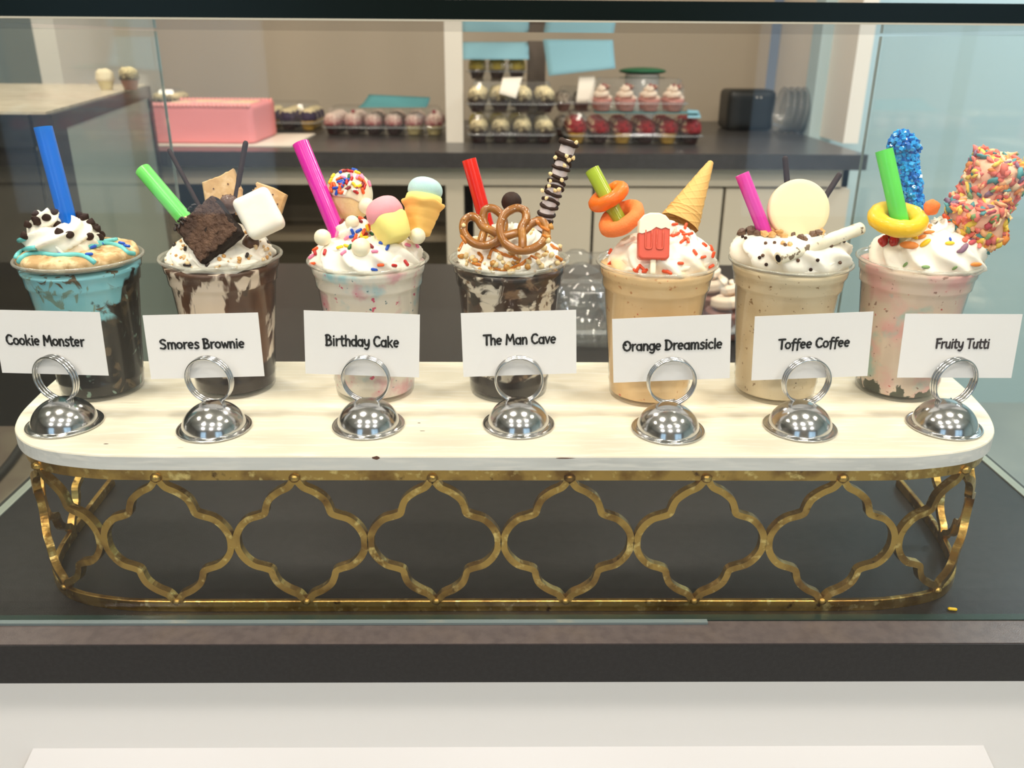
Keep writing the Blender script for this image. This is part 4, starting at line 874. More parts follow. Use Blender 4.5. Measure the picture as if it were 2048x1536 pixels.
# --- cup 7 ---
mt_yg = M('yellow_gummy', (244, 200, 44), .4, sss=.5, coat=.2, bump=(160, .6), bdist=.001)
gring((1795, 438), .666, .0158, .0068, Vector((-.03, -.30, .95)), 0, mt_yg, 'large yellow gummy ring round the green straw')
lump(6, cpx(3, 1420, 665), .0062, mt_gum2, 'small orange gummy piece right of the yellow ring', 'gummy candy', 'gummy_piece', Yc=.672, dist=.25, sq=(1, .7, 1))
mt_rock = M('blue_rock_candy_sugar', (44, 164, 236), .12, sss=.35, coat=.6, spec=.8)
mt_rock2 = M('deep_blue_sugar', (14, 108, 200), .12, sss=.3, coat=.6, spec=.8)
pa, pb = at(1826, 418, .694), at(1803, 262, .706); da = (pa-pb).normalized(); pa2 = pa+da*.02
tr7 = empty('rock_candy', tuple(pa2), 'tall stick of blue crystal rock candy behind the green straw', 'candy')
Lk = (pa2-pb).length
part('sugar_core', tube([tuple(pb+da*Lk*s) for s in np.linspace(.0, 1, 24)], np.array([(.0098*math.sin(min(1, s*4)*PI*.62+.25) if s < .2 else .0072)+.0005*nz((s*30, 0, 0)) for s in np.linspace(0, 1, 24)]), 14), mt_rock2, tr7)
cm1, cm2 = MB(), MB(); qk = random.Random(12)
for k in range(900):
    s = qk.random(); t_ = qk.uniform(0, 2*PI); R_ = .0114*math.sin(min(1, s*4.2)*PI*.66+.22) if s < .20 else (.0084 if s > .24 else .0078); R_ *= qk.uniform(.9, 1.08)
    p = pb+da*Lk*s+(CR*math.cos(t_)+da.cross(CR).normalized()*math.sin(t_))*R_
    z_s = qk.uniform(.0008, .0017); c8 = MB().box((-z_s, -z_s, -z_s), (z_s, z_s*.7, z_s)); c8.T(Matrix.Translation(p) @ Euler((qk.uniform(0, 3), qk.uniform(0, 3), qk.uniform(0, 3))).to_matrix().to_4x4())
    (cm1 if qk.random() < .7 else cm2).join(c8)
part('sugar_crystals', cm1, mt_rock, tr7, False, kind='stuff'); part('sugar_crystals', cm2, mt_rock2, tr7, False, kind='stuff')
mt_pm = M('pink_marshmallow_treat', (244, 190, 160), .7, sss=.2, bump=(200, .4))
CER = [M('cereal_%s' % n_, c_, .6, bump=(400, .3)) for n_, c_ in (('coral', (230, 116, 96)), ('pink', (238, 128, 118)), ('orange', (244, 150, 74)), ('peach', (246, 184, 132)), ('yellow', (242, 206, 88)), ('teal', (86, 150, 152)), ('green', (128, 160, 104)), ('berry', (196, 84, 92)), ('plum', (140, 106, 128)), ('cream', (248, 214, 170)))]
def flake(sd):
    q = random.Random(sd); n = 9; V = [(0, 0, .0006)]; 
    for k in range(n):
        t_ = 2*PI*k/n; r_ = .0026*q.uniform(.65, 1.15); V.append((r_*math.cos(t_), r_*math.sin(t_)*.7, q.uniform(-.0005, .0005)))
    for k in range(n): V.append((V[k+1][0]*.9, V[k+1][1]*.9, V[k+1][2]-.0007))
    F = [(0, k+1, (k+1) % n+1) for k in range(n)]+[(k+1, k+1+n, (k+1) % n+1+n, (k+1) % n+1) for k in range(n)]+[tuple(range(2*n, n, -1))]
    return MB().add(V, F)
def treat(cxy, Yc, R, H, tilt, label, nf, seed):
    c = at(*cxy, Yc); up = Vector((tilt, -.25, 1)).normalized(); M4 = facing(c, up, 0)
    t = empty('cereal_coated_marshmallow', tuple(c-Vector((0, 0, H/2))), label, 'candy', 'cereal coated marshmallows')
    pr = [(.0001, -H/2), (R*.62, -H/2), (R*.88, -H*.4), (R, -H*.2), (R*.97, 0), (R, H*.2), (R*.88, H*.4), (R*.62, H/2), (.0001, H/2)]
    part('marshmallow', lathe([(max(p[0], .0001), p[1]) for p in smoothpath([(a, b, 0) for a, b in pr], 3)], 32, None, M4), mt_pm, t)
    q = random.Random(seed); L_ = t.location
    for k in range(nf):
        u = q.random(); t_ = q.uniform(0, 2*PI)
        if u < .68: p = Vector((R*math.cos(t_), R*math.sin(t_), q.uniform(-H/2, H/2))); nn = Vector((math.cos(t_), math.sin(t_), q.uniform(-.4, .4)))
        else: rr2 = R*math.sqrt(q.random())*.95; sg = 1 if u < .88 else -1; p = Vector((rr2*math.cos(t_), rr2*math.sin(t_), sg*H/2)); nn = Vector((q.uniform(-.4, .4), q.uniform(-.4, .4), sg))
        nn = (nn.normalized()+Vector((q.uniform(-.7, .7), q.uniform(-.7, .7), q.uniform(-.7, .7)))).normalized()
        ms = cmesh(('flake', k % 5), lambda: flake(k % 5), CER[q.choice((0, 0, 1, 1, 2, 2, 3, 3, 4, 4, 5, 5, 6, 7, 8, 9))])
        Mf = facing(M4 @ (p*1.03), M4.to_3x3() @ nn, q.uniform(0, 6)); Mf.translation -= L_
        inst('cereal_flake', ms, Mf @ Matrix.Scale(q.uniform(1.25, 2.1), 4), parent=t)
treat((1952, 442), .680, .0215, .035, -.25, 'lower left of the two cereal coated marshmallows on the fruity shake', 290, 3)
treat((1988, 362), .690, .0215, .035, .12, 'upper right cereal coated marshmallow balanced on the lower one', 290, 5)
mt_rg = M('red_gummy', (190, 30, 24), .2, sss=.4, coat=.6)
for a_, b_, r in ((1103,907,.0042),(1163,905,.0044),(1130,858,.0034),(1072,900,.0022)):
    lump(6, cpx(3, a_, b_), r, mt_rg, 'shiny red gummy berry under the yellow ring', 'gummy candy', 'red_gummy', group='red gummy berries', dist=.12, sink=.6, sq=(.85, .8, 1.15))
def flat_pieces(lst, i):
    for a_, b_, w__, col, an in lst:
        x_, y_ = cpx(3, a_, b_); h = hitnear(i, x_, y_)
        ms = cmesh(('fp', w__), lambda: ball(w__, 12, (1, .45, .3)), SC[col] if col in SC else CER[int(col)])
        inst('fruit_candy_bit', ms, facing(h[0]+h[1]*.0008, h[1], an), 'small bright fruit candy bit on the cream of the fruity shake', 'candy', 'fruit candy bits on the fruity shake')
flat_pieces([(1265,925,.0072,'2',.05),(1375,910,.0048,'yellow',.9),(1350,870,.0036,'2',.6),(1400,840,.0042,'2',.8),(1300,870,.0042,'yellow',2.6),(1405,800,.0038,'2',1.0),(1540,912,.0036,'yellow',.1),(1640,890,.0050,'0',.1),(1660,875,.0042,'1',.0),(1635,945,.0050,'8',.9),(1615,960,.0034,'8',.5),(1545,885,.0020,'blue',2),(1720,1050,.0044,'2',.0),(1520,740,.0048,'orange',2.4),(1240,1055,.0026,'6',1),(1375,1075,.0034,'6',0),(1575,1075,.0026,'6',1),(1265,712,.0028,'8',1),(1340,625,.0028,'7',1),(1690,905,.0044,'7',.3),(1740,930,.0040,'1',.5)], 6)
# lone sprinkle on the counter
rod(atz(1905, 1218, .0011), (0, 0, 1), .0072, .0013, SC['yellow'], 'single yellow sprinkle fallen on the counter right of the stand', None, -.45, 0)
# ---------------- card holders and name cards ----------------
mt_chr = M('polished_steel', (205, 205, 206), .16, metal=1.0)
FLG = [(-.3365, .6028), (-.2194, .5956), (-.1025, .6010), (.0134, .6028), (.1279, .5934), (.2311, .5980), (.3450, .6012)]
RNG = [(-.3415, .1743), (-.2248, .1717), (-.1046, .1732), (.0136, .1739), (.1326, .1700), (.2375, .1715), (.3528, .1730)]
CARDS = [((-.3414, .6141, .2000), (-5.6, -.9, -5.7), .968), ((-.2257, .6139, .1978), (-6.8, -1.6, .6), .975), ((-.1058, .6138, .1996), (-4.3, 2.3, .4), .977), ((.0136, .6138, .2005), (-5.9, -1.7, 1.2), .979), ((.1298, .6129, .1969), (-3.3, -3.8, -3.0), 1.002), ((.2371, .6127, .1992), (-2.9, -2.7, -.7), 1.007), ((.3506, .6133, .1995), (-5.2, -.4, -1.0), .991)]
def arc(cx, cy, rx, ry, a0, a1, n=10): return [(cx+rx*math.cos(math.radians(a0+(a1-a0)*k/n)), cy+ry*math.sin(math.radians(a0+(a1-a0)*k/n))) for k in range(n+1)]
bowl = arc(.2, .23, .16, .21, 60, 420, 14)
G = {
 'C': (.52, [arc(.29, .36, .23, .33, 48, 312)]), 'o': (.43, [arc(.2, .24, .16, .21, 80, 440, 14)]), 'k': (.43, [[(.08, 0), (.07, .72)], [(.34, .46), (.1, .2)], [(.16, .25), (.36, 0)]]),
 'i': (.2, [[(.09, 0), (.09, .46)], [(.09, .63), (.1, .65)]]), 'e': (.42, [[(.06, .24), (.2, .25), (.35, .27)]+arc(.2, .24, .15, .21, 12, 300)]), 'M': (.68, [[(.06, 0), (.12, .7)], [(.12, .7), (.32, .26)], [(.32, .26), (.52, .7)], [(.52, .7), (.6, 0)]]),
 'n': (.43, [[(.08, 0), (.07, .46)], [(.08, .26), (.15, .42), (.25, .46), (.33, .36), (.34, .18), (.34, 0)]]), 's': (.36, [[(.3, .42), (.18, .47), (.08, .38), (.15, .27), (.26, .2), (.28, .08), (.17, .0), (.05, .04)]]),
 't': (.33, [[(.14, .66), (.13, .15), (.19, .01), (.29, .03)], [(.0, .46), (.28, .49)]]), 'r': (.32, [[(.08, 0), (.07, .46)], [(.08, .26), (.14, .41), (.28, .46)]]),
 'S': (.5, [[(.41, .62), (.25, .7), (.09, .58), (.15, .42), (.31, .34), (.41, .19), (.28, .02), (.06, .06)]]), 'm': (.64, [[(.08, 0), (.07, .46)], [(.08, .26), (.14, .42), (.23, .46), (.31, .36), (.31, 0)], [(.31, .26), (.37, .42), (.46, .46), (.54, .36), (.55, 0)]]),
 'B': (.5, [[(.1, 0), (.09, .7)], [(.04, .68), (.24, .71), (.36, .56), (.26, .4), (.12, .37)], [(.24, .39), (.4, .3), (.4, .1), (.24, .0), (.05, .01)]]), 'w': (.52, [[(.04, .46), (.14, .03)], [(.14, .03), (.25, .38)], [(.25, .38), (.36, .03)], [(.36, .03), (.47, .46)]]),
 'h': (.43, [[(.08, 0), (.07, .72)], [(.08, .26), (.15, .42), (.25, .46), (.33, .36), (.34, 0)]]), 'd': (.44, [bowl, [(.35, .72), (.36, 0)]]), 'a': (.44, [bowl, [(.35, .46), (.36, 0)]]),
 'y': (.44, [[(.06, .46), (.08, .2), (.2, .08), (.33, .2)], [(.36, .46), (.34, 0), (.24, -.18), (.08, -.15)]]), 'T': (.46, [[(.02, .69), (.46, .7)], [(.24, .69), (.23, 0)]]), 'v': (.38, [[(.04, .46), (.18, .03)], [(.18, .03), (.33, .46)]]),
 'O': (.62, [arc(.31, .35, .24, .33, 120, 480, 18), [(.2, .62), (.14, .48), (.24, .42)]]), 'g': (.44, [bowl, [(.36, .46), (.36, -.04), (.24, -.2), (.08, -.15)]]), 'D': (.56, [[(.11, 0), (.1, .7)], [(.04, .69), (.3, .66), (.48, .36), (.32, .05), (.05, .01)]]),
 'l': (.19, [[(.09, .72), (.09, 0)]]), 'c': (.38, [arc(.21, .24, .16, .22, 50, 310)]), 'f': (.31, [[(.31, .69), (.19, .68), (.15, .5), (.12, -.12)], [(.03, .42), (.28, .45)]]), 'F': (.42, [[(.1, 0), (.1, .69)], [(.05, .68), (.4, .7)], [(.1, .37), (.33, .38)]]),
 'u': (.44, [[(.08, .46), (.08, .14), (.18, .01), (.32, .12)], [(.35, .46), (.35, 0)]]), ' ': (.22, [])}
def lettering(text):   # strokes as flat ribbons; returns MB and width, baseline 0, cap .72
    m = MB(); x = 0
    for ch in text:
        adv, st = G[ch]
        for s in st:
            P = smoothpath([(a, b, 0) for a, b in s], 4) if len(s) > 2 else [np.array((a, b, 0.)) for a, b in s]
            P = np.array(P)[:, :2]; P[:, 0] += x; w_ = .066*(1.08 if ch.isupper() else 1)
            T = np.gradient(P, axis=0); T /= np.linalg.norm(T, axis=1)[:, None]+1e-9; Nn = np.stack([-T[:, 1], T[:, 0]], 1)
            n = len(P); V = []
            for k in range(n):
                ww = w_*(1+.12*math.sin(k*.9+x*7)); V += [(P[k, 0]+Nn[k, 0]*ww, P[k, 1]+Nn[k, 1]*ww, 0), (P[k, 0]-Nn[k, 0]*ww, P[k, 1]-Nn[k, 1]*ww, 0)]
            m.add(V, [(2*k, 2*k+1, 2*k+3, 2*k+2) for k in range(n-1)])
            for e_ in (0, n-1):
                c = P[e_]; D = [(c[0]+w_*.98*math.cos(a), c[1]+w_*.98*math.sin(a), 0) for a in np.linspace(0, 2*PI, 10, endpoint=False)]; m.add(D, [tuple(range(10))])
        x += adv
    return m, x
TXT = [('Cookie Monster', (13, 689), (170, 692), 21), ('Smores Brownie', (320, 698), (489, 695), 20), ('Birthday Cake', (651, 690), (797, 694.5), 22), ('The Man Cave', (967, 690), (1111, 686), 21), ('Orange Dreamsicle', (1245, 702), (1443, 696), 21), ('Toffee Coffee', (1556, 698), (1698, 693), 21), ('Fruity Tutti', (1870, 696), (1976, 696), 20)]
mt_card = M('white_card', (226, 224, 223), .6); mt_ink = M('black_ink', (16, 15, 16), .6)
mt_ink2 = M('faded_ink', (52, 44, 46), .6)
hl = ['in front of the blue shake, leftmost', 'in front of the brownie shake', 'in front of the pink-flecked shake', 'in front of the pretzel shake, middle of the row', 'in front of the orange shake', 'in front of the coffee shake', 'in front of the fruity shake, rightmost']
for i in range(7):
    fx, fy = FLG[i]; rx, rz = RNG[i]
    t = empty('card_holder', (fx, fy, ZB), 'polished steel dome card holder '+hl[i], 'card holder', 'steel card holders on the white board')
    hD = .0215; T0 = Matrix.Translation((fx, fy, ZB+.0002))
    pr = [(.0001, hD)]+[((.0242)*math.sin(a), hD*math.cos(a)) for a in np.linspace(.1, 1.5, 22)]+[(.0244, .0018), (.0248, .0012)]
    part('dome', lathe(pr, 64, None, T0), mt_chr, t)
    part('flange', lathe([(.0246, .0014), (.0254, .0010), (.0266, .0012), (.0275, .0020), (.0279, .0014), (.0276, .0004), (.0260, .0), (.0246, .0002)], 64, None, T0), mt_chr, t)
    part('mounting_slot', tube([(fx+.0062*math.cos(a), fy-.0035+.0022*math.sin(a), ZB+hD-.0008-.00022*abs(math.cos(a))) for a in np.linspace(0, 2*PI, 24, endpoint=False)], .00035, 6, closed=True), mt_chr, t)
    # coil of three turns
    zc_ = ZB+hD+.0145; P = []; n = 150; yw = math.radians((-14, -8, -3, 1, 4, 8, 14)[i])
    cxr = fx+(rx-fx)*.5
    for k in range(n+1):
        u = k/n; a = -PI/2-.35+2*PI*3.1*u; yy = -.0040+.0082*u
        q = Vector((.0179*math.cos(a), yy, .0179*math.sin(a))); q.rotate(Euler((0, 0, yw))); P.append((cxr+q.x, .6065+(fy-.600)*.3+q.y, zc_+q.z))
    part('coil_ring', tube(P, .00095, 10), mt_chr, t)
    c, rot, s = CARDS[i]; s *= 1
    R3 = Euler([math.radians(a) for a in rot], 'XYZ').to_matrix().to_4x4(); M4 = Matrix.Translation(c) @ R3
    tc = empty('name_card', c, 'white name card reading '+TXT[i][0] if i else 'leftmost white name card, cut by the picture edge', 'card', 'white name cards'); tc.rotation_euler = [math.radians(a) for a in rot]
    w2, h2 = .0889/2*s, .0508/2*s; m = MB(); nx = 10
    bend = (.0008, .0004, -.0004, .0003, .0003, -.0006, .0005)[i]
    for yy in (0, .0003):
        for k in range(nx+1):
            x_ = -w2+2*w2*k/nx
            for z_ in (-h2, h2): m.v.append((x_, yy+bend*math.cos(PI*k/nx)*(1 if z_ > 0 else .4), z_))
    o2 = 2*(nx+1)
    for k in range(nx):
        a = 2*k; m.f += [(a, a+2, a+3, a+1), (o2+a, o2+a+1, o2+a+3, o2+a+2), (a, o2+a, o2+a+2, a+2), (a+1, a+3, o2+a+3, o2+a+1)]
    m.f += [(0, 1, o2+1, o2), (2*nx, o2+2*nx, o2+2*nx+1, 2*nx+1)]
    part('paper', m, mt_card, tc, False, local=True)
    Mi = M4.inverted(); O = Mi @ EYE
    def loc(px, py):
        d = (Mi.to_3x3() @ ray(px, py)); k = -O.y/d.y; q = O+d*k; return Vector((q.x, q.z))
    txt, pl, pr_, cap = TXT[i]; A, B = loc(*pl), loc(*pr_); mb, W = lettering(txt); W -= .06; ex = (B-A)/W; cs = cap/F_PX*(Vector(c)-EYE).dot(FWD)/.74
    ey = Vector((-ex.y, ex.x)).normalized()*cs
    mb.v = [((A+ex*v[0]+ey*v[1]).x, -.0002, (A+ex*v[0]+ey*v[1]).y) for v in mb.v]
    mb.v = [(v[0], -.00015-.00002+bend*math.cos(PI*(v[0]+w2)/(2*w2))*.72-(.0003 if bend > 0 else .0002), v[2]) for v in mb.v]
    part('lettering', mb, mt_ink if i < 6 else mt_ink2, tc, False, local=True)
# ---------------- things on the back worktop ----------------
mt_clam = clear('clamshell_plastic', (.96, .97, .97), .08, 1.5, haze=.04)
mt_lip = clear('clamshell_lip', (.85, .86, .86), .12, 1.6, haze=.25, hazecol=(.7, .72, .72))
def wrapmesh(): return lathe([(.0001, 0), (.021, 0)]+[(.021+.009*k/6, .005+.030*k/6) for k in range(7)]+[(.0001, .035)], 40, lambda t, k, r, z: (r*(1+.03*math.cos(20*t)) if r > .02 else r, z))
def frostmesh(kind):
    if kind == 'swirl':
        P = []; R = []
        for k in range(60):
            s = k/59; ph = 2*PI*2.3*s; P.append((.021*(1-s)*math.cos(ph), .021*(1-s)*math.sin(ph), .037+.036*s)); R.append(.0105*(1-.55*s)*(1-.0*s))
        n = 18; th = np.linspace(0, 2*PI, n, endpoint=False); m = tube(P, np.array([[r*(1-.18*abs(math.sin(3*t))) for t in th] for r in R]), n, up=(0, 0, 1)); return m
    return lathe([(.0001, .033), (.030, .033), (.0335, .037), (.0335, .042), (.033, .047), (.032, .052), (.031, .058), (.029, .064), (.025, .069), (.020, .073), (.012, .0755), (.0001, .077)], 36, lambda t, k, r, z: (r*(1+.11*nz((math.cos(t)*4, math.sin(t)*4, z*160))*(r > .002)), z+.004*nz((r*math.cos(t)*120, r*math.sin(t)*120, 9))*(z > .06)))
FR = {
 'crunch': M('cream_frosting_dark_crunch', (250, 230, 180), .7, bump=(300, .8), bdist=.004, var=[((44, 30, 26), 330, .46, .5, 0, -6, .054)]),
 'purple': M('purple_frosting_cream_top', (54, 40, 66), .6, var=[((226, 206, 160), 60, .52, .56, 0, 22, .062)]),
 'pinkcrunch': M('white_frosting_pink_crunch', (224, 200, 184), .7, bump=(300, .8), bdist=.002, var=[((150, 74, 78), 260, .50, .54, 0, -6, .054)]),
 'red': M('red_velvet_topping', (140, 24, 32), .6, bump=(200, .8), var=[((232, 200, 160), 60, .58, .62), ((96, 14, 20), 90, .5, .6)]),
 'straw': M('strawberry_cream_swirl', (244, 220, 196), .5), 'yellow': M('yellow_green_frosting', (170, 150, 60), .6), 'grey': M('cookie_frosting', (190, 176, 158), .7, var=[((90, 76, 66), 200, .5, .55)]), 'cream': M('cream_frosting', (232, 214, 178), .6)}
WR = {'dark': M('dark_cake_wrapper', (50, 22, 22), .4), 'gold': M('golden_cake_wrapper', (196, 152, 60), .5), 'pale': M('pale_cake_wrapper', (214, 196, 140), .5), 'pink': M('pink_cake_wrapper', (206, 130, 116), .5), 'brown': M('brown_pleated_wrapper', (140, 92, 80), .5)}
mt_cherry = cmat('cherry_red', (150, 30, 44))
ORD = ['first', 'second', 'third', 'fourth', 'fifth', 'sixth']
KND = {'crunch': 'cream cupcake with dark crunch', 'purple': 'purple cupcake with cream top', 'pinkcrunch': 'pink crunch cupcake', 'red': 'red topped cupcake', 'straw': 'strawberry swirl cupcake', 'yellow': 'yellow cupcake', 'grey': 'grey cupcake', 'cream': 'cream cupcake'}
def clabel(fr, r, c, lab):
    lab = lab.replace('clear plastic ', ''); s_ = '%s, %s from left, %s row, %s' % (KND[fr], ORD[c], ('front', 'middle', 'rear')[r], lab)
    return ' '.join(s_.split()[:16])
def cupcake(x, y, z, fr, wr, label, group, cherry=False, s=1.0, spike=None):
    t = empty('cupcake', (x, y, z), label, 'cupcake', group)
    t.scale = (s, s, s)
    for nm, ky, fn, mt in (('wrapper', 'w', wrapmesh, WR[wr]), ('frosting', 'f'+('s' if fr == 'straw' else 'd'), lambda: frostmesh('swirl' if fr == 'straw' else 'dome'), FR[fr])):
        inst(nm, cmesh(('cc', ky), fn, mt), Matrix.Identity(4), parent=t)
    if cherry: inst('cherry', cmesh(('cherry',), lambda: ball(.008, 12), mt_cherry), Matrix.Translation((.002, 0, .081)), parent=t)
    if spike: inst('berry_shard', cmesh(('shard',), lambda: chunk(.012, 4, .8), FR['red']), Matrix.Translation((.012, .006, .070)), parent=t)
    return t
def clamshell(x0, x1, y0, y1, z, h, label, group, lidh=None):
    t = empty('clear_cupcake_box', ((x0+x1)/2, (y0+y1)/2, z), label, 'cake box', group)
    cx_, cy_ = (x0+x1)/2, (y0+y1)/2; hx, hy = (x1-x0)/2, (y1-y0)/2; tz = .026
    def shell(lv, mat, nm):
        m = MB(); n = 32
        for ins, zz in lv:
            for k in range(n):
                a = 2*PI*k/n; e = .28; cx2 = math.copysign(abs(math.cos(a))**e, math.cos(a)); sy2 = math.copysign(abs(math.sin(a))**e, math.sin(a)); m.v.append((cx_+(hx-ins)*cx2, cy_+(hy-ins)*sy2, z+zz))
        for q in range(len(lv)-1):
            for k in range(n): l = (k+1) % n; m.f.append((q*n+k, q*n+l, (q+1)*n+l, (q+1)*n+k))
        m.f.append(tuple((len(lv)-1)*n+k for k in range(n))); part(nm, m, mat, t, nm != 'lid')
    shell([(.010, tz+.003), (.012, tz+.010), (.018, h*.75), (.026, h-.004), (.034, h)], mt_clam, 'lid')
    shell([(.008, tz), (.016, .012), (.022, .001)], mt_clam, 'tray')
    m = MB(); n = 32; 
    ring_ = [((1, 0), tz-.001), ((0, 0), tz), ((0, 0), tz+.003), ((1, 0), tz+.004)]
    for (a_, _), zz in ring_:
        for k in range(n):
            a = 2*PI*k/n; e = .28; ins = .012*a_; m.v.append((cx_+(hx-ins)*math.copysign(abs(math.cos(a))**e, math.cos(a)), cy_+(hy-ins)*math.copysign(abs(math.sin(a))**e, math.sin(a)), z+zz))
    for q in range(3):
        for k in range(n): l = (k+1) % n; m.f.append((q*n+k, q*n+l, (q+1)*n+l, (q+1)*n+k))
    part('rim', m, mt_lip, t); return t
def boxed(px0, px1, pyb, z, cols, rows, fr, wr, lab, grp, h=.098, cherry=(), depthY=None, Yf=None, spike=False, wrs=None, s=None, sy_=1.0):
    p = at(px0, pyb, Yf) if Yf else atz(px0, pyb, z); q = at(px1, pyb, p.y); x0, x1 = p.x, q.x; pit = (x1-x0-.012)/cols; sc = s or pit/.074; y0 = p.y
    dep = pit*rows+.012
    sc *= sy_
    clamshell(x0, x1, y0, y0+dep, z, h*sc, 'clear plastic clamshell holding cupcakes, '+lab, grp)
    for r in range(rows):
        for c in range(cols):
            w_ = wrs[c] if wrs else wr
            cupcake(x0+.006+pit*(c+.5), y0+.006+pit*(r+.5), z+.0025, fr, w_, clabel(fr, r, c, lab), 'cupcakes '+lab, c in cherry and r == 0, sc*.99, spike)
    return x0, x1, y0, dep, z+h*sc
L1 = 'lower box right of post'
s1 = boxed(932, 1114, 288, BZ, 4, 3, 'crunch', 'dark', L1, 'cupcake boxes by the post')
s2 = boxed(930, 1114, 0, s1[4]+.001, 4, 3, 'crunch', 'dark', 'upper box right of post', 'cupcake boxes by the post', Yf=s1[2], s=None) if False else None
def stackbox(base, dx, cols, rows, fr, wr, lab, grp, **k):
    x0, x1, y0, dep, zt_ = base; x0 += dx[0]; x1 += dx[1]; pit = (x1-x0-.012)/cols; sc = pit/.074; z = zt_+.0012; dp = pit*rows+.012
    clamshell(x0, x1, y0, y0+dp, z, .098*sc, 'clear plastic clamshell holding cupcakes, '+lab, grp)
    for r in range(rows):
        for c in range(cols):
            cupcake(x0+.006+pit*(c+.5), y0+.006+pit*(r+.5), z+.0025, fr, wr, clabel(fr, r, c, lab), 'cupcakes '+lab, False, sc*.99, k.get('spike'))
    return x0, x1, y0, dp, z+.098*sc
s2 = stackbox(s1, (-.004, .002), 4, 3, 'crunch', 'dark', 'upper box right of post', 'cupcake boxes by the post')
# yellow-frosted stack behind it
s3 = (s1[0]-.01, s1[0]+.21, s1[2]+.27, .2, BZ)
clv = s3
for k_ in range(3):
    clv = stackbox(clv, (0, 0), 3, 1, 'yellow', 'dark', ('lowest', 'second', 'third', 'topmost')[k_]+' box of rear stack', 'rear stack of cupcake boxes')
papm = M('pale_blue_paper', (128, 172, 184), .8, bump=(60, .1)); papm2 = M('teal_paper', (84, 146, 150), .8, bump=(60, .1)); mt_rec = M('white_receipt_paper', (240, 230, 214), .7)
def sheet(pts, curl, mat, name, label, cat, nx=10, th=.0006):
    # bilinear sheet through four world corners with a bend
    a, b, c, d = [Vector(p) for p in pts]; m = MB(); nn = (b-a).cross(d-a).normalized(); ny = 6
    for o_ in (0, th):
        for j in range(ny+1):
            for i_ in range(nx+1):
                u, v = i_/nx, j/ny; p = a*(1-u)*(1-v)+b*u*(1-v)+c*u*v+d*(1-u)*v; p = p+nn*(curl[0]*math.sin(PI*u)+curl[1]*math.sin(PI*v)+o_); m.v.append(tuple(p))
    K = (nx+1)*(ny+1)
    for j in range(ny):
        for i_ in range(nx): q = j*(nx+1)+i_; m.f += [(q, q+1, q+nx+2, q+nx+1), (K+q, K+q+nx+1, K+q+nx+2, K+q+1)]
    ed = [i_ for i_ in range(nx+1)]+[(j+1)*(nx+1)-1 for j in range(1, ny+1)]+[ny*(nx+1)+i_ for i_ in range(nx-1, -1, -1)]+[j*(nx+1) for j in range(ny-1, 0, -1)]
    for e0, e1 in zip(ed, ed[1:]+ed[:1]): m.f.append((e0, K+e0, K+e1, e1))
    return single(name, m, mat, label, cat)
Yp = clv[2]
sheet([at(922, 119, Yp-.02), at(1058, 119, Yp-.02), at(1056, 84, Yp+.10), at(924, 84, Yp+.10)], (.0, .01), papm, 'order_sheet', 'pale blue order sheet lying on the rear box stack right of the post', 'paper')
yb2 = s1[2]+.20
# grey carton and blue sheet behind the middle
p0, p1 = at(1057, 150, yb2+.12), at(1092, 82, yb2+.12)
single('grey_carton', MB().box((p0.x, yb2+.12, BZ), (p1.x, yb2+.3, p1.z)), M('grey_brown_card', (96, 84, 74), .8), 'tall grey-brown carton standing behind the blue order sheets', 'carton', smooth=False)
sheet([at(1097, 152, yb2-.02), at(1231, 137, yb2-.02), at(1226, 80, yb2+.06), at(1086, 79, yb2+.06)], (.0, -.004), papm, 'order_sheet', 'largest pale blue order sheet propped up behind the cupcake boxes', 'paper')
m3 = boxed(1112, 1195, 0, BZ, 2, 2, 'grey', 'brown', 'lowest box of middle stack', 'middle cupcake boxes', Yf=yb2+.02)
m3b = stackbox(m3, (0, 0), 2, 2, 'grey', 'brown', 'second box of middle stack', 'middle cupcake boxes')
zc1 = at(1150, 152, yb2).z
r1 = boxed(1128, 1412, 290, BZ, 6, 3, 'red', 'dark', 'box of red cupcakes', 'front cupcake boxes', wrs=['gold', 'dark', 'gold', 'dark', 'gold', 'dark'])
zr_ = r1[4]
r2x0, r2x1 = at(1180, 200, r1[2]+.01).x, at(1382, 200, r1[2]+.01).x
sbase = (r2x0, r2x1, r1[2]+.005, .2, zr_)
s4 = stackbox(sbase, (0, 0), 4, 2, 'straw', 'pink', 'box of strawberry cupcakes', 'front cupcake boxes', spike=True)
sheet([(r2x0+.02, r1[2]+.004, zr_+.0004), (r2x1+.03, r1[2]+.004, zr_+.0004), (r2x1+.03, r1[2]+.09, zr_+.0004), (r2x0+.02, r1[2]+.09, zr_+.0004)], (.0, .0), papm2, 'teal_slip', 'teal paper slip between the strawberry and red topped boxes', 'paper', th=.0004)
lg = at(1285, 142, s4[2]+.36)
single('green_lid', MB().join(ball(.085, 28, (1, .8, .15))).T(Matrix.Translation(lg)), M('green_plastic_lid', (10, 92, 56), .4), 'flat dark green plastic lid behind the strawberry box', 'lid')
gb = atz(1285, 200, BZ)
single('storage_tub', lathe([(.0001, 0), (.05, 0), (.055, .02), (.062, max(.05, lg.z-BZ-.011)), (.0001, max(.05, lg.z-BZ-.011))], 32, None, Matrix.Translation((lg.x, lg.y, BZ))), mt_lip, 'clear round storage tub under the dark green lid', 'tub')
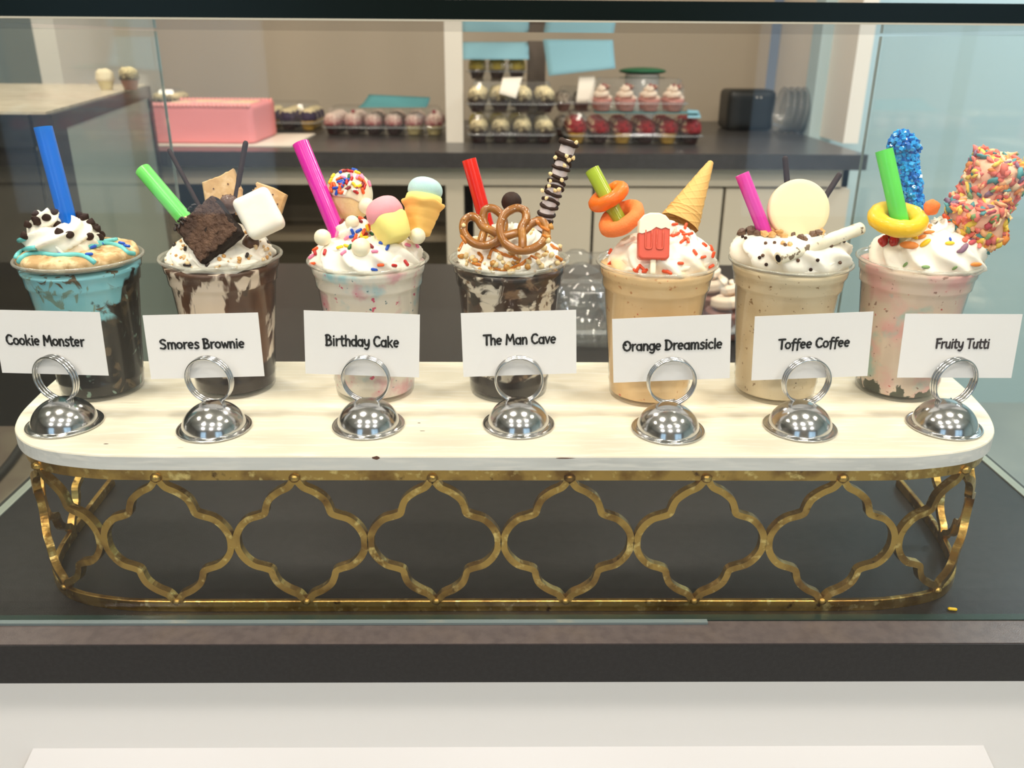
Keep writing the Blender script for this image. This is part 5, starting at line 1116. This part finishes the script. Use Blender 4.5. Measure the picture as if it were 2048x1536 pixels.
# receipt on the top box
y_ = s2[2]; zt2 = s2[4]
sheet([at(998, 187, y_-.012), at(1032, 197, y_-.012), Vector((at(1045, 160, y_+.05).x, y_+.07, zt2+.012)), Vector((at(1005, 158, y_+.05).x, y_+.05, zt2+.010))], (0, .012), mt_rec, 'receipt', 'curled white receipt hanging over the top crunch cupcake box', 'paper')
sheet([at(1152, 206, yb2-.03), at(1184, 206, yb2-.03), at(1190, 152, yb2-.0), at(1158, 152, yb2-.0)], (0, .004), mt_rec, 'receipt', 'flat white receipt taped on the middle cupcake box', 'paper')
sheet([at(1375, 236, r1[2]-.004), at(1402, 236, r1[2]-.004), at(1396, 221, r1[2]+.05), at(1374, 219, r1[2]+.05)], (0, .002), papm, 'blue_slip', 'small pale blue slip on the right end of the red topped box', 'paper')
# left of the post
l1 = boxed(640, 890, 272, BZ, 6, 3, 'pinkcrunch', 'dark', 'box left of post', 'cupcake boxes left of the post', cherry=(1, 5), wrs=['dark', 'dark', 'dark', 'dark', 'pale', 'pale'])
l2 = boxed(470, 636, 262, BZ, 4, 3, 'purple', 'dark', 'box beside pink cake', 'cupcake boxes left of the post', wrs=['dark', 'gold', 'dark', 'gold'])
zt3 = l1[4]+.001
sheet([Vector((at(714, 206, l1[2]).x, l1[2]+.01, zt3)), Vector((at(852, 208, l1[2]).x, l1[2]+.01, zt3+.002)), Vector((at(860, 178, l1[2]+.1).x, l1[2]+.10, zt3+.030)), Vector((at(736, 170, l1[2]+.1).x, l1[2]+.11, zt3+.038))], (0, -.006), papm2, 'order_sheet', 'teal order sheet lying on the pink and white cupcake box', 'paper')
# pink sheet cake on its board
k0 = atz(300, 291, BZ); k1 = at(508, 291, k0.y); cz0 = BZ+.004
tk = empty('pink_sheet_cake', ((k0.x+k1.x)/2, k0.y+.14, BZ), 'pink frosted rectangular sheet cake on a white board at the back left', 'cake')
m = rbox(((k1.x-k0.x)/2, .15, .058), .012, 12, lambda p: .0012*nz(p*30)); m.T(Matrix.Translation(((k0.x+k1.x)/2, k0.y+.165, cz0+.058)))
fc_ = part('frosted_cake', m, M('pink_buttercream', (240, 150, 150), .6, bump=(60, .2)), tk)
mt_pb = M('pink_buttercream_piping', (246, 168, 162), .6)
def beads(y, z, x0, x1, nm, n, r):
    for k in range(n): sub(nm, ball(r, 8).T(Matrix.Translation((x0+(x1-x0)*k/(n-1), y, z))), mt_pb, fc_)
beads(k0.y+.02, cz0+.116, k0.x+.01, k1.x-.012, 'piped_bead', 24, .010); beads(k0.y+.305, cz0+.116, k0.x+.01, k1.x-.012, 'piped_bead', 24, .007)
part('icing_design', rbox(((k1.x-k0.x)/2-.03, .10, .0015), .001, 6).T(Matrix.Translation(((k0.x+k1.x)/2, k0.y+.17, cz0+.117))), M('cream_icing_design', (244, 222, 180), .6, var=[((70, 110, 130), 14, .62, .66), ((222, 160, 70), 20, .62, .66), ((236, 160, 170), 9, .52, .6)]), tk)
kb1 = at(584, 296, k0.y-.01)
single('cake_board', MB().box((k0.x-.03, k0.y-.012, BZ), (kb1.x, k0.y+.36, BZ+.004)), mt_rec, 'white cardboard cake board reaching right of the pink cake', 'cake board', smooth=False)
# black boxes and clear lids at the right end
b0, b1 = atz(1452, 262, BZ), atz(1545, 262, BZ)
tbk = empty('black_speaker', ((b0.x+b1.x)/2, b0.y+.08, BZ), 'small black box shaped speaker at the right end of the back worktop', 'speaker')
hb_ = at(1500, 180, b0.y).z-BZ
part('body', rbox(((b1.x-b0.x)/2, .08, hb_/2), .02, 10).T(Matrix.Translation(((b0.x+b1.x)/2, b0.y+.08, BZ+hb_/2))), M('black_plastic', (22, 24, 24), .4), tbk)
for dx in (-.006, .010): part('indicator', ball(.0035, 8).T(Matrix.Translation(((b0.x+b1.x)/2+.02+dx, b0.y-.0005, BZ+hb_*.82))), mt_rec, tbk)
x_c = atz(1612, 272, BZ)
mt_lidst = clear('smoky_clear_lids', (.72, .73, .72), .12, 1.6, haze=.22, hazecol=(.5, .5, .47))
tl_ = empty('stack_of_clear_lids', (x_c.x, x_c.y+.08, BZ), 'stack of nested clear plastic bowls lying on their side by the end panel', 'bowls')
for k in range(7):
    m = lathe([(.075, 0), (.083, .002), (.083, .006), (.078, .008), (.070, .040), (.05, .052), (.0005, .055)], 36, None, Matrix.Translation((x_c.x-.085+.024*k, x_c.y+.08, BZ+.084)) @ Matrix.Rotation(PI/2+.12, 4, 'Y')); part('bowl', m, mt_lidst, tl_)
# cake boxes at left; fridge top cupcakes are added to suggest faint reflections
p = atz(214, 180, .304); cupcake(p.x, p.y, .304, 'cream', 'pale', 'cream cupcake added on the pale stone fridge top in place of a faint reflection', None, s=.6)
cupx = atz(262, 180, .304)
cupcake(cupx.x, cupx.y, .304, 'crunch', 'brown', 'brown crunch cupcake added at the far end of the stone top for a faint reflection', None, s=.65)
kx = at(345, 205, 2.75)
l0 = boxed(300, 372, 250, BZ, 2, 2, 'crunch', 'brown', 'lower box behind pink cake', 'box behind the cake', Yf=k0.y+.34)
l00 = stackbox(l0, (0, 0), 2, 2, 'crunch', 'brown', 'upper box behind pink cake', 'box behind the cake')
# clamshell on the service counter behind the cups
cA = atz(1085, 706, .0008); cBx = at(1500, 706, cA.y)
tcl = clamshell(cA.x, cBx.x, cA.y, cA.y+.30, .0008, .085, 'wide clear cupcake box on the dark counter behind the orange shake', None)
mt_dim = clear('dimpled_plastic', (.95, .96, .96), .05, 1.6, haze=.05)
pit = (cBx.x-cA.x-.05)/4
for r in range(3):
    for c in range(3):
        m = lathe([(.0001, 0), (.022, 0), (.03, .022), (.033, .024)], 24, None, Matrix.Translation((cA.x+.035+pit*(c+.5), cA.y+.055+.09*r, .003))); part('cup_well', m, mt_dim, tcl)
        m = lathe([(.0001, .012), (.012, .010), (.022, .004), (.028, 0)], 24, None, Matrix.Translation((cA.x+.035+pit*(c+.5), cA.y+.055+.09*r, .0855))); part('lid_dimple', m, mt_dim, tcl)
pcc = at(1448, 585, 1.26)
cupcake(pcc.x, 1.22, .003, 'straw', 'brown', 'pink and cream swirled cupcake in the wide clear box behind the coffee shake', None, s=1.15)
cupcake(pcc.x-.005, 1.31, .003, 'straw', 'brown', 'second cream swirled cupcake deeper in the wide clear box', None, s=1.15)

# where many look-alikes share a label, say which part of their shake they lie on
from collections import defaultdict
bl = defaultdict(list)
for o in COL.objects:
    if o.parent is None and o.get('label') and o.get('group'): bl[o['label']].append(o)
def scr(o):
    d = o.matrix_world.translation-EYE if o.type != 'EMPTY' else o.location-EYE; k = F_PX/d.dot(FWD); return 1024+k*d.dot(CR), 768-k*d.dot(CU)
NTH = ['leftmost', 'second from left', 'third from left', 'fourth from left', 'fifth from left', 'sixth from left', 'seventh from left', 'eighth from left', 'ninth from left', 'tenth from left']
bpy.context.view_layer.update()
for lb, os_ in bl.items():
    if len(os_) < 2 or os_[0]['category'] in ('light',): continue
    ps = [(scr(o), o) for o in os_]; ys = sorted(p[0][1] for p in ps); nb = 1 if len(ps) <= 4 else 2 if len(ps) <= 8 else 3
    bands = ['', ] if nb == 1 else ['upper row', 'lower row'] if nb == 2 else ['top', 'middle height', 'bottom']
    ps.sort(key=lambda p: p[0][1])
    for bi in range(nb):
        grp = sorted(ps[len(ps)*bi//nb:len(ps)*(bi+1)//nb], key=lambda p: p[0][0])
        for k, (_, o) in enumerate(grp):
            side = NTH[k] if len(grp) <= 10 else ('far left', 'left of centre', 'centre', 'right of centre', 'far right')[5*k//len(grp)]
            base = lb.split(); q = (', '+bands[bi] if bands[bi] else '')+', '+side
            o['label'] = ' '.join(base[:16-len(q.replace(',', '').split())])+q
